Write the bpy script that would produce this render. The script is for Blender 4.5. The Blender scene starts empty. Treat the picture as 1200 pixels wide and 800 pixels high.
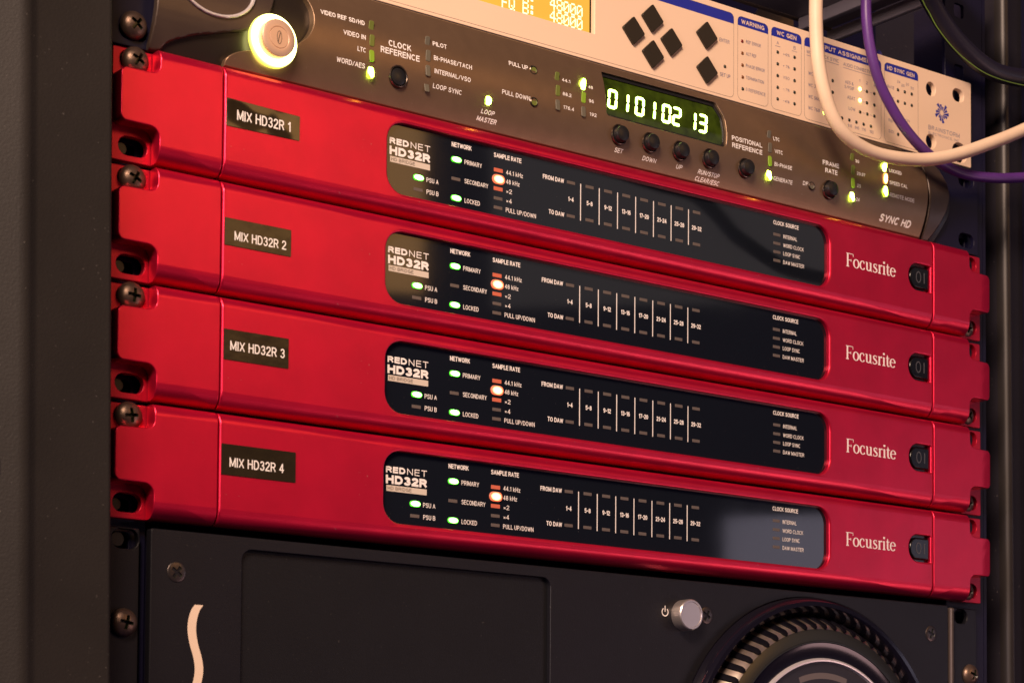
import bpy, bmesh, math, random
from mathutils import Vector, Matrix
random.seed(7)
PI = math.pi
S = 0.001                       # the whole scene is laid out in millimetres and linked in metres
scene = bpy.context.scene
BC = [88.9 + 1.1 * i for i in range(1, 39)]     # heights at which the curved fronts are cut
COL = scene.collection

# ------------------------------------------------------------------ camera
cd = bpy.data.cameras.new('camera')
cam = bpy.data.objects.new('camera', cd)
COL.objects.link(cam)
RX, DN, FW = (0.79602267, -0.60522813, 0.00684308), (0.033348, 0.03256643, -0.99891308), (0.60434744, 0.79538565, 0.04610677)
CAM = Vector((-589.922, -707.650, -198.184))
m = Matrix(((RX[0], -DN[0], -FW[0], CAM.x * S), (RX[1], -DN[1], -FW[1], CAM.y * S), (RX[2], -DN[2], -FW[2], CAM.z * S), (0, 0, 0, 1)))
cam.matrix_world = m
cd.sensor_width = 36.0
cd.lens = 2500.67 / 1200 * 36
cd.shift_x = -15.87 / 1200
cd.shift_y = 443.38 / 1200
cd.clip_start = 0.02
cd.clip_end = 60
cd.dof.use_dof = True
cd.dof.focus_distance = 0.93
cd.dof.aperture_fstop = 26
scene.camera = cam

# ------------------------------------------------------------------ world, lamps, exposure
w = bpy.data.worlds.new('World')
scene.world = w
w.use_nodes = True
bg = w.node_tree.nodes['Background']
bg.inputs[0].default_value = (0.16, 0.12, 0.60, 1)
bg.inputs[1].default_value = 0.055
scene.view_settings.view_transform = 'Standard'
scene.view_settings.look = 'None'
scene.view_settings.exposure = 0.0
scene.view_settings.gamma = 1.0

def area(name, loc, target, sx, sy, power, color, spread=180):
    l = bpy.data.lights.new(name, 'AREA')
    l.shape = 'RECTANGLE'
    l.size, l.size_y, l.energy, l.color = sx * S, sy * S, power, color
    l.spread = math.radians(spread)
    o = bpy.data.objects.new(name, l)
    COL.objects.link(o)
    o.location = Vector(loc) * S
    o.rotation_euler = (Vector(target) - Vector(loc)).to_track_quat('-Z', 'Y').to_euler()
    return o
area('warm_key_lamp', (-960, -860, 770), (-60, 0, 60), 460, 380, 37, (1.0, 0.70, 0.52))
area('warm_wall_lamp', (700, -1800, 790), (-120, 0, 790), 720, 560, 3.6, (1.0, 0.50, 0.16))
area('cool_window_lamp', (2168, -1735, 115), (100, 0, 115), 760, 430, 1.5, (0.90, 0.80, 1.0))
area('dim_wall_glow', (1800, -1800, 900), (100, 0, 600), 900, 500, 0.55, (0.9, 0.76, 0.70))
area('low_bounce', (1260, -1243, -560), (100, 0, 0), 520, 320, 2.6, (1.0, 0.60, 0.58))
area('left_soft_lamp', (-1500, -520, 120), (0, 0, 0), 500, 500, 8.5, (1.0, 0.76, 0.78))

# ------------------------------------------------------------------ materials
def lin(r, g, b):
    f = lambda c: (c / 255) / 12.92 if c / 255 <= 0.04045 else ((c / 255 + 0.055) / 1.055) ** 2.4
    return (f(r), f(g), f(b), 1)

def mat(name, base, metal=0.0, rough=0.5, noise=None, bump=0.0, bscale=900, ior=1.45, emit=None, estr=0.0, rvar=0.0, coat=0.0, speck=0.0, aniso=0.0, bdist=0.0002):
    """procedural principled material: noise = (scale, amount) mottles the colour, bump is fine relief, speck adds dust"""
    mt = bpy.data.materials.new(name)
    mt.use_nodes = True
    nt = mt.node_tree
    p = nt.nodes['Principled BSDF']
    p.inputs['Base Color'].default_value = base if len(base) == 4 else (*base, 1)
    p.inputs['Metallic'].default_value = metal
    p.inputs['Roughness'].default_value = rough
    p.inputs['IOR'].default_value = ior
    p.inputs['Coat Weight'].default_value = coat; p.inputs['Coat Roughness'].default_value = 0.28
    p.inputs['Anisotropic'].default_value = aniso
    if emit:
        p.inputs['Emission Color'].default_value = (*emit, 1)
        p.inputs['Emission Strength'].default_value = estr
    N, L = nt.nodes.new, nt.links.new
    tc = None
    if noise or bump or rvar or speck:
        tc = N('ShaderNodeTexCoord')
    col = None
    if noise:
        n = N('ShaderNodeTexNoise'); n.inputs['Scale'].default_value = noise[0]; n.inputs['Detail'].default_value = 6
        L(tc.outputs['Object'], n.inputs['Vector'])
        mp = N('ShaderNodeMapRange'); mp.inputs[1].default_value = 0.3; mp.inputs[2].default_value = 0.7
        mp.inputs[3].default_value = 1 - noise[1]; mp.inputs[4].default_value = 1 + noise[1]
        L(n.outputs['Fac'], mp.inputs[0])
        hs = N('ShaderNodeHueSaturation'); hs.inputs['Color'].default_value = p.inputs['Base Color'].default_value
        L(mp.outputs[0], hs.inputs['Value']); col = hs.outputs[0]
    if speck:
        v = N('ShaderNodeTexNoise'); v.inputs['Scale'].default_value = 900; v.inputs['Detail'].default_value = 1
        L(tc.outputs['Object'], v.inputs['Vector'])
        r = N('ShaderNodeMapRange'); r.inputs[1].default_value = 0.765; r.inputs[2].default_value = 0.80
        r.inputs[3].default_value = 0; r.inputs[4].default_value = speck
        L(v.outputs['Fac'], r.inputs[0])
        mx = N('ShaderNodeMix'); mx.data_type = 'RGBA'
        L(r.outputs[0], mx.inputs['Factor'])
        if col: L(col, mx.inputs['A'])
        else: mx.inputs['A'].default_value = p.inputs['Base Color'].default_value
        mx.inputs['B'].default_value = (0.55, 0.5, 0.45, 1)
        col = mx.outputs['Result']
    if col: L(col, p.inputs['Base Color'])
    if rvar:
        n2 = N('ShaderNodeTexNoise'); n2.inputs['Scale'].default_value = 25; n2.inputs['Detail'].default_value = 8
        L(tc.outputs['Object'], n2.inputs['Vector'])
        mp2 = N('ShaderNodeMapRange'); mp2.inputs[3].default_value = rough - rvar; mp2.inputs[4].default_value = rough + rvar
        L(n2.outputs['Fac'], mp2.inputs[0]); L(mp2.outputs[0], p.inputs['Roughness'])
    if bump:
        n3 = N('ShaderNodeTexNoise'); n3.inputs['Scale'].default_value = bscale; n3.inputs['Detail'].default_value = 1 if bdist > 0.001 else 3
        L(tc.outputs['Object'], n3.inputs['Vector'])
        b = N('ShaderNodeBump'); b.inputs['Strength'].default_value = bump; b.inputs['Distance'].default_value = bdist
        L(n3.outputs['Fac'], b.inputs['Height']); L(b.outputs[0], p.inputs['Normal'])
    return mt

M = {}
M['red'] = mat('red_anodised_aluminium', (0.71, 0.008, 0.056), 0.75, 0.34, noise=(60, 0.07), bump=0.20, bscale=3000, rvar=0.08, speck=0.3, coat=0.35)
M['red_plate'] = mat('red_painted_plate', (0.48, 0.008, 0.036), 0.5, 0.36, bump=0.05, bscale=1500)
M['glass'] = mat('black_glossy_window', (0.0065, 0.0085, 0.0125), 0, 0.045, ior=1.55, rvar=0.03, speck=0.08)
M['print'] = mat('white_print', (0.88, 0.84, 0.80), 0, 0.5)
M['print_dim'] = mat('cream_print', (0.62, 0.55, 0.46), 0, 0.5)
M['print_red'] = mat('pale_lettering', (0.95, 0.85, 0.84), 0, 0.45)
M['dark_print'] = mat('dark_print', (0.10, 0.07, 0.05), 0, 0.5)
M['led_off'] = mat('unlit_led', (0.115, 0.095, 0.085), 0, 0.4, ior=1.4)
M['led_orange_spill'] = mat('unlit_led_painted_red_spill', (0.42, 0.10, 0.06), 0, 0.35, emit=(1, 0.16, 0.06), estr=0.22)  # red glow of the lit neighbour painted in as colour and emission
M['led_green'] = mat('lit_green_led', (0.2, 0.8, 0.2), 0, 0.3, emit=(0.40, 1.0, 0.16), estr=9)
M['led_red'] = mat('lit_orange_red_led', (0.8, 0.3, 0.2), 0, 0.3, emit=(1.0, 0.30, 0.13), estr=13)
M['led_lime'] = mat('lit_lime_led', (0.5, 0.8, 0.2), 0, 0.3, emit=(0.75, 1.0, 0.22), estr=8)
M['led_amber'] = mat('lit_amber_led', (0.9, 0.5, 0.2), 0, 0.3, emit=(1.0, 0.55, 0.22), estr=7)
M['led_olive'] = mat('unlit_green_led', (0.13, 0.16, 0.03), 0, 0.35, ior=1.4)
M['led_olive_spill'] = mat('unlit_green_led_painted_spill', (0.16, 0.26, 0.02), 0, 0.35, ior=1.4, emit=(0.4, 0.6, 0.02), estr=0.18)  # green spill from the lit led beside it, put in as emission
M['led_grey'] = mat('unlit_clear_led', (0.12, 0.11, 0.08), 0, 0.35, ior=1.4)
M['sticker'] = mat('black_glossy_tape', (0.018, 0.013, 0.006), 0, 0.20, bump=0.5, bscale=60, ior=1.5, noise=(50, 0.3), bdist=0.0006)
M['sticker_wrinkled'] = mat('wrinkled_black_tape', (0.022, 0.015, 0.006), 0, 0.13, bump=1.0, bscale=42, ior=1.6, noise=(60, 0.5), bdist=0.0050)
M['sticker_text'] = mat('white_tape_lettering', (0.85, 0.82, 0.78), 0, 0.4)
M['screw'] = mat('brown_black_screw', (0.20, 0.135, 0.10), 0.75, 0.38, bump=0.25, bscale=1200, noise=(300, 0.25))
M['screw_steel'] = mat('dull_steel_screw', (0.10, 0.085, 0.08), 0.9, 0.35, bump=0.2, bscale=1200)
M['black'] = mat('matt_black_plastic', (0.012, 0.011, 0.014), 0, 0.5, bump=0.1, bscale=900)
M['button'] = mat('black_rubber_button', (0.010, 0.010, 0.011), 0, 0.36, bump=0.08, bscale=600)
M['ring'] = mat('dark_chrome_ring', (0.10, 0.08, 0.065), 0.9, 0.28)
M['brown'] = mat('bronze_brushed_faceplate', (0.200, 0.130, 0.078), 0.60, 0.36, noise=(160, 0.05), bump=0.12, bscale=1800, rvar=0.04, speck=0.1)
M['plum'] = mat('dark_bronze_plastic', (0.060, 0.042, 0.034), 0.25, 0.32, noise=(90, 0.08), bump=0.06, rvar=0.05)
M['channel'] = mat('channel_painted_shade', (0.016, 0.012, 0.009), 0.0, 0.30, rvar=0.05)
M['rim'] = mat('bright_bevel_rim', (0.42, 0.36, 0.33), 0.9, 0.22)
M['glow'] = mat('lit_yellow_ring', (0.9, 0.9, 0.5), 0, 0.4, emit=(1.0, 0.96, 0.36), estr=6.5)
M['peach'] = mat('silver_power_button', (0.62, 0.42, 0.29), 0.35, 0.38, rvar=0.04)
M['disp'] = mat('green_display_glass', (0.030, 0.052, 0.003), 0, 0.12, noise=(140, 0.5), ior=1.45)
M['digit'] = mat('lit_digit_segment', (0.7, 0.9, 0.4), 0, 0.4, emit=(0.80, 1.0, 0.25), estr=14)
M['digit_glow'] = mat('painted_segment_glow', (0.1, 0.2, 0.02), 0, 0.4, emit=(0.42, 0.80, 0.0), estr=0.9)  # glow around the digits, painted as a wider, dimmer layer
M['digit_off'] = mat('unlit_digit_segment', (0.05, 0.09, 0.01), 0, 0.3)
M['white'] = mat('off_white_painted_panel', (0.80, 0.60, 0.43), 0, 0.42, noise=(9, 0.03), bump=0.05, bscale=1500)
M['blue'] = mat('blue_print', (0.012, 0.022, 0.30), 0, 0.45)
M['blue_faint'] = mat('pale_blue_print', (0.20, 0.19, 0.28), 0, 0.5)
M['line'] = mat('grey_hairline_print', (0.16, 0.13, 0.12), 0, 0.5)
M['diamond'] = mat('brown_black_key', (0.020, 0.015, 0.009), 0, 0.4)
M['lcd'] = mat('amber_lcd', (0.3, 0.15, 0.02), 0, 0.2, emit=(1.0, 0.56, 0.07), estr=0.66)
M['lcd_on'] = mat('lcd_pixel', (0.9, 0.8, 0.5), 0, 0.3, emit=(1.0, 0.90, 0.62), estr=1.05)
M['dot'] = mat('dark_led_dot_and_recess_shade', (0.010, 0.014, 0.006), 0, 0.3)
M['dot_red'] = mat('dark_red_led_dot', (0.16, 0.008, 0.006), 0, 0.3)
M['dot_amber'] = mat('dark_amber_led_dot', (0.16, 0.045, 0.006), 0, 0.3)
M['dot_lit'] = mat('lit_dot', (0.7, 0.9, 0.4), 0, 0.3, emit=(0.85, 1.0, 0.40), estr=6)
M['slate'] = mat('black_powder_coat', (0.0080, 0.0080, 0.0115), 0.05, 0.42, ior=1.38, noise=(45, 0.06), bump=0.30, bscale=1600, rvar=0.04, speck=0.05)
M['slate2'] = mat('black_powder_coat_inset', (0.0068, 0.0073, 0.0095), 0.05, 0.42, ior=1.38, noise=(45, 0.06), bump=0.30, bscale=1600, rvar=0.04, speck=0.05)
M['cream'] = mat('cream_logo_print', (0.80, 0.64, 0.50), 0, 0.5)
M['silver'] = mat('satin_silver', (0.66, 0.60, 0.56), 0.85, 0.30, bump=0.04)
M['gloss'] = mat('polished_black', (0.010, 0.009, 0.016), 0.3, 0.12, ior=1.6)
M['satin'] = mat('satin_dark_grey', (0.055, 0.056, 0.052), 0.7, 0.30)
M['void2'] = mat('glossy_black_rocker', (0.003, 0.003, 0.004), 0, 0.22)
M['ring_gleam'] = mat('ring_painted_gleam', (0.75, 0.72, 0.74), 0.55, 0.3)  # gleam of the polished ring put into a lighter base colour
M['void'] = mat('black_slot', (0.0015, 0.0012, 0.004), 0, 0.7, ior=1.2)
M['bronze'] = mat('polished_bronze_grey', (0.85, 0.70, 0.58), 0.95, 0.30, noise=(60, 0.35))
M['post'] = mat('dark_grey_textured_paint', (0.0165, 0.0145, 0.0132), 0.0, 0.55, ior=1.3, noise=(22, 0.16), bump=0.5, bscale=1100, speck=0.10)
M['rackdark'] = mat('black_rack_steel', (0.003, 0.0025, 0.020), 0.0, 0.5, bump=0.1, bscale=500)
M['wc'] = mat('white_cable_jacket', (0.78, 0.60, 0.43), 0, 0.42, ior=1.4, noise=(35, 0.07), bump=0.25, bscale=350)
M['pc'] = mat('purple_cable_jacket', (0.095, 0.030, 0.20), 0, 0.40, noise=(60, 0.12), bump=0.25, bscale=350)
M['bc'] = mat('black_cable_jacket', (0.014, 0.012, 0.022), 0, 0.38, bump=0.3, bscale=300)
M['lc'] = mat('lime_wire', (0.14, 0.24, 0.04), 0, 0.4)
M['nc'] = mat('navy_cable_jacket', (0.012, 0.010, 0.09), 0, 0.45)
M['tan'] = mat('dull_tan_metal', (0.30, 0.22, 0.16), 0.5, 0.5)
M['bar'] = mat('pale_metal_edge', (0.60, 0.52, 0.50), 0.3, 0.4)

def lens(name, hw, hh, core, cs, edge, es, k0=0.62, k1=1.0):
    """a lit lens: near-white core, with a coloured halo painted into its emission towards the edge"""
    mt = bpy.data.materials.new(name); mt.use_nodes = True
    nt = mt.node_tree; p = nt.nodes['Principled BSDF']; N, L = nt.nodes.new, nt.links.new
    p.inputs['Base Color'].default_value = (0.1, 0.1, 0.1, 1); p.inputs['Roughness'].default_value = 0.3
    tc = N('ShaderNodeTexCoord'); vm = N('ShaderNodeVectorMath'); vm.operation = 'MULTIPLY'
    vm.inputs[1].default_value = (1 / (hw * S), 0, 1 / (hh * S))
    L(tc.outputs['Object'], vm.inputs[0])
    ln = N('ShaderNodeVectorMath'); ln.operation = 'LENGTH'; L(vm.outputs[0], ln.inputs[0])
    mr = N('ShaderNodeMapRange'); mr.inputs[1].default_value = k0; mr.inputs[2].default_value = k1; L(ln.outputs['Value'], mr.inputs[0])
    mx = N('ShaderNodeMix'); mx.data_type = 'RGBA'; L(mr.outputs[0], mx.inputs['Factor'])
    mx.inputs['A'].default_value = tuple(c * cs for c in core) + (1,); mx.inputs['B'].default_value = tuple(c * es for c in edge) + (1,)
    L(mx.outputs['Result'], p.inputs['Emission Color']); p.inputs['Emission Strength'].default_value = 1.0
    return mt
M['led_green'] = lens('lit_green_led', 2.6, 1.2, (0.30, 1.0, 0.16), 40, (0.06, 1.0, 0.01), 1.8, 0.48, 0.92)
M['led_red'] = lens('lit_orange_red_led', 3.3, 2.1, (1.0, 0.40, 0.15), 16, (1.0, 0.15, 0.045), 1.15, 0.08, 0.84)
M['led_lime'] = lens('lit_lime_led', 1.5, 2.8, (0.55, 1.0, 0.07), 40, (0.38, 0.95, 0.0), 1.2, 0.74, 1.02)
M['led_amber'] = lens('lit_amber_led', 1.35, 2.6, (1.0, 0.45, 0.12), 24, (1.0, 0.35, 0.03), 1.6, 0.6, 1.0)
M['dot_lit'] = lens('lit_dot', 1.15, 1.15, (0.8, 1.0, 0.2), 12, (0.6, 0.85, 0.0), 1.2, 0.55, 1.0)
M['glow'] = lens('lit_yellow_ring', 10.4, 10.4, (1.0, 0.95, 0.30), 9.0, (0.66, 0.70, 0.0), 1.5, 0.93, 1.0)

# ------------------------------------------------------------------ linking helpers
WPOS = {}
def thing(name, label, cat, loc, group=None):
    o = bpy.data.objects.new(name, None)
    o.empty_display_size = 0.02
    COL.objects.link(o)
    o.location = Vector(loc) * S
    WPOS[o] = Vector(loc) * S
    o['label'] = label; o['category'] = cat
    if group: o['group'] = group
    return o

def link(name, me, material, parent=None, pos=None):
    """link a mesh whose vertices are in scene millimetres (pos given: vertices are local, placed at pos)"""
    if pos is None:
        lo = [min(v.co[i] for v in me.vertices) for i in range(3)]
        hi = [max(v.co[i] for v in me.vertices) for i in range(3)]
        c = Vector([(a + b) / 2 for a, b in zip(lo, hi)])
        me.transform(Matrix.Translation(-c))
        me.transform(Matrix.Scale(S, 4))
        wp = c * S
    else:
        wp = Vector(pos) * S
    if material is not None and not me.materials:
        me.materials.append(material)
    o = bpy.data.objects.new(name, me)
    COL.objects.link(o)
    WPOS[o] = wp
    if parent is None:
        o.location = wp
    else:
        o.parent = parent
        o.location = wp - WPOS[parent]
    return o

def tag(o, label=None, cat=None, group=None, kind=None):
    for k, v in (('label', label), ('category', cat), ('group', group), ('kind', kind)):
        if v: o[k] = v
    return o

def copy_tree(o, delta, parent=None):
    c = o.copy(); COL.objects.link(c)
    if parent is None:
        c.location = o.location + Vector(delta) * S
        WPOS[c] = c.location.copy()
    else:
        c.parent = parent
        WPOS[c] = WPOS[parent] + c.location
    for ch in list(o.children):
        copy_tree(ch, delta, c)
    return c

def smooth(me, ang=35):
    me.shade_smooth()
    me.set_sharp_from_angle(angle=math.radians(ang))
    return me

def from_bm(bm, sm=None):
    me = bpy.data.meshes.new('m')
    bmesh.ops.recalc_face_normals(bm, faces=bm.faces)
    bm.to_mesh(me); bm.free()
    if sm: smooth(me, sm)
    return me

# ------------------------------------------------------------------ outlines in the (x, z) plane of the rack front
def rpoly(pts, radii, n=6):
    out = []
    k = len(pts)
    if not isinstance(radii, (list, tuple)): radii = [radii] * k
    for i in range(k):
        p, a, b, r = Vector(pts[i]), Vector(pts[i - 1]), Vector(pts[(i + 1) % k]), radii[i]
        if r <= 0.01:
            out.append(tuple(p)); continue
        u, v = (a - p).normalized(), (b - p).normalized()
        ang = u.angle(v)
        t = min(r / math.tan(ang / 2), (a - p).length * 0.49, (b - p).length * 0.49)
        rr = t * math.tan(ang / 2)
        c = p + (u + v).normalized() * (rr / math.sin(ang / 2))
        s, e = p + u * t - c, p + v * t - c
        a0 = math.atan2(s.y, s.x); a1 = math.atan2(e.y, e.x)
        d = (a1 - a0 + PI) % (2 * PI) - PI
        for j in range(n + 1):
            q = a0 + d * j / n
            out.append((c.x + rr * math.cos(q), c.y + rr * math.sin(q)))
    return out
def rect(x0, x1, z0, z1, r=0, n=6): return rpoly([(x0, z0), (x1, z0), (x1, z1), (x0, z1)], r, n)
def circ(x, z, r, n=32, sx=1): return [(x + sx * r * math.cos(2 * PI * i / n), z + r * math.sin(2 * PI * i / n)) for i in range(n)]
def slot(x, z, w, h): return rect(x - w / 2, x + w / 2, z - h / 2, z + h / 2, min(w, h) / 2 - 0.001, 8)
def catmull(P, n=8, closed=False):
    P = [Vector(p) for p in P]; out = []
    k = len(P)
    for i in range(k if closed else k - 1):
        p0 = P[i - 1] if (i or closed) else P[0] * 2 - P[1]
        p1, p2 = P[i], P[(i + 1) % k]
        p3 = P[(i + 2) % k] if (closed or i + 2 < k) else P[-1] * 2 - P[-2]
        for j in range(n):
            t = j / n
            out.append(0.5 * ((2 * p1) + (p2 - p0) * t + (2 * p0 - 5 * p1 + 4 * p2 - p3) * t * t + (3 * p1 - p0 - 3 * p2 + p3) * t ** 3))
    if not closed: out.append(P[-1])
    return out

def plate(loops, y0, y1, bevel=0.0, disp=None, cuts=(), xcuts=(), sm=35, rigid=None):
    """solid plate of outline loops[0] with holes loops[1:], front at y0, back at y1; disp(x, z) pushes the front back"""
    cu = bpy.data.curves.new('c', 'CURVE')
    cu.dimensions = '2D'; cu.fill_mode = 'BOTH'
    T = y1 - y0
    b = min(bevel, T * 0.45)
    cu.extrude = max(T / 2 - b, 0.001); cu.bevel_depth = b; cu.bevel_resolution = 2; cu.offset = -b
    for lp in loops:
        sp = cu.splines.new('POLY'); sp.points.add(len(lp) - 1)
        for i, p in enumerate(lp): sp.points[i].co = (p[0], p[1], 0, 1)
        sp.use_cyclic_u = True
    o = bpy.data.objects.new('tmp', cu); COL.objects.link(o)
    dg = bpy.context.evaluated_depsgraph_get()
    me = bpy.data.meshes.new_from_object(o.evaluated_get(dg))
    bpy.data.objects.remove(o); bpy.data.curves.remove(cu)
    ym = (y0 + y1) / 2
    bm = bmesh.new(); bm.from_mesh(me); bpy.data.meshes.remove(me)
    for v in bm.verts: v.co = Vector((v.co.x, ym - v.co.z, v.co.y))
    bmesh.ops.remove_doubles(bm, verts=bm.verts, dist=0.001)
    for z in cuts:
        bmesh.ops.bisect_plane(bm, geom=bm.verts[:] + bm.edges[:] + bm.faces[:], plane_co=(0, 0, z), plane_no=(0, 0, 1), dist=1e-4)
    for x in xcuts:
        bmesh.ops.bisect_plane(bm, geom=bm.verts[:] + bm.edges[:] + bm.faces[:], plane_co=(x, 0, 0), plane_no=(1, 0, 0), dist=1e-4)
    if disp:
        if rigid is None: rigid = cuts is BC
        for v in bm.verts: v.co.y += disp(v.co.x, v.co.z) * (1 if rigid else (1 - (v.co.y - y0) / T))
    bmesh.ops.recalc_face_normals(bm, faces=bm.faces)
    out = bpy.data.meshes.new('m'); bm.to_mesh(out); bm.free()
    out.materials.clear()
    smooth(out, sm)
    o = bpy.data.objects.new('tmp', out); COL.objects.link(o)
    md = o.modifiers.new('w', 'WEIGHTED_NORMAL'); md.keep_sharp = True; md.weight = 100
    res = bpy.data.meshes.new_from_object(o.evaluated_get(bpy.context.evaluated_depsgraph_get()))
    bpy.data.objects.remove(o)
    return res

def lathe(prof, x, z, n=40, sm=40):
    """revolve (radius, y) about the axis through (x, z) that points out of the rack"""
    bm = bmesh.new(); rings = []
    for r, y in prof:
        if r < 1e-4: rings.append([bm.verts.new((x, y, z))])
        else: rings.append([bm.verts.new((x + r * math.cos(2 * PI * i / n), y, z + r * math.sin(2 * PI * i / n))) for i in range(n)])
    for a, b in zip(rings, rings[1:]):
        for i in range(n):
            j = (i + 1) % n
            if len(a) == 1 and len(b) > 1: bm.faces.new((a[0], b[i], b[j]))
            elif len(b) == 1 and len(a) > 1: bm.faces.new((a[i], a[j], b[0]))
            elif len(a) > 1: bm.faces.new((a[i], a[j], b[j], b[i]))
    return from_bm(bm, sm)

def box(x0, x1, y0, y1, z0, z1, bev=0.0):
    bm = bmesh.new()
    bmesh.ops.create_cube(bm, size=1)
    for v in bm.verts: v.co = Vector(((x0 + x1) / 2 + v.co.x * (x1 - x0), (y0 + y1) / 2 + v.co.y * (y1 - y0), (z0 + z1) / 2 + v.co.z * (z1 - z0)))
    if bev: bmesh.ops.bevel(bm, geom=bm.edges[:], offset=bev, segments=2, profile=0.5, affect='EDGES')
    return from_bm(bm, 35 if bev else None)

def tube(pts, r, n=16, steps=10):
    P = catmull(pts, steps)
    bm = bmesh.new(); rings = []
    up = Vector((0, 1, 0.3)).normalized()
    for i, p in enumerate(P):
        t = (P[min(i + 1, len(P) - 1)] - P[max(i - 1, 0)]).normalized()
        a = t.cross(up).normalized(); b = t.cross(a)
        rings.append([bm.verts.new(p + (a * math.cos(2 * PI * k / n) + b * math.sin(2 * PI * k / n)) * r) for k in range(n)])
    for a, b in zip(rings, rings[1:]):
        for k in range(n): bm.faces.new((a[k], a[(k + 1) % n], b[(k + 1) % n], b[k]))
    bm.faces.new(rings[0]); bm.faces.new(rings[-1][::-1])
    return from_bm(bm, 60)

def boolean(me, cutters):
    a = bpy.data.objects.new('a', me); COL.objects.link(a)
    tmp = []
    for c in cutters:
        o = bpy.data.objects.new('b', c); COL.objects.link(o); tmp.append(o)
        md = a.modifiers.new('x', 'BOOLEAN'); md.object = o; md.operation = 'DIFFERENCE'; md.solver = 'EXACT'; md.material_mode = 'TRANSFER'
    dg = bpy.context.evaluated_depsgraph_get()
    out = bpy.data.meshes.new_from_object(a.evaluated_get(dg))
    for o in tmp + [a]: bpy.data.objects.remove(o)
    return smooth(out, 35)

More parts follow.
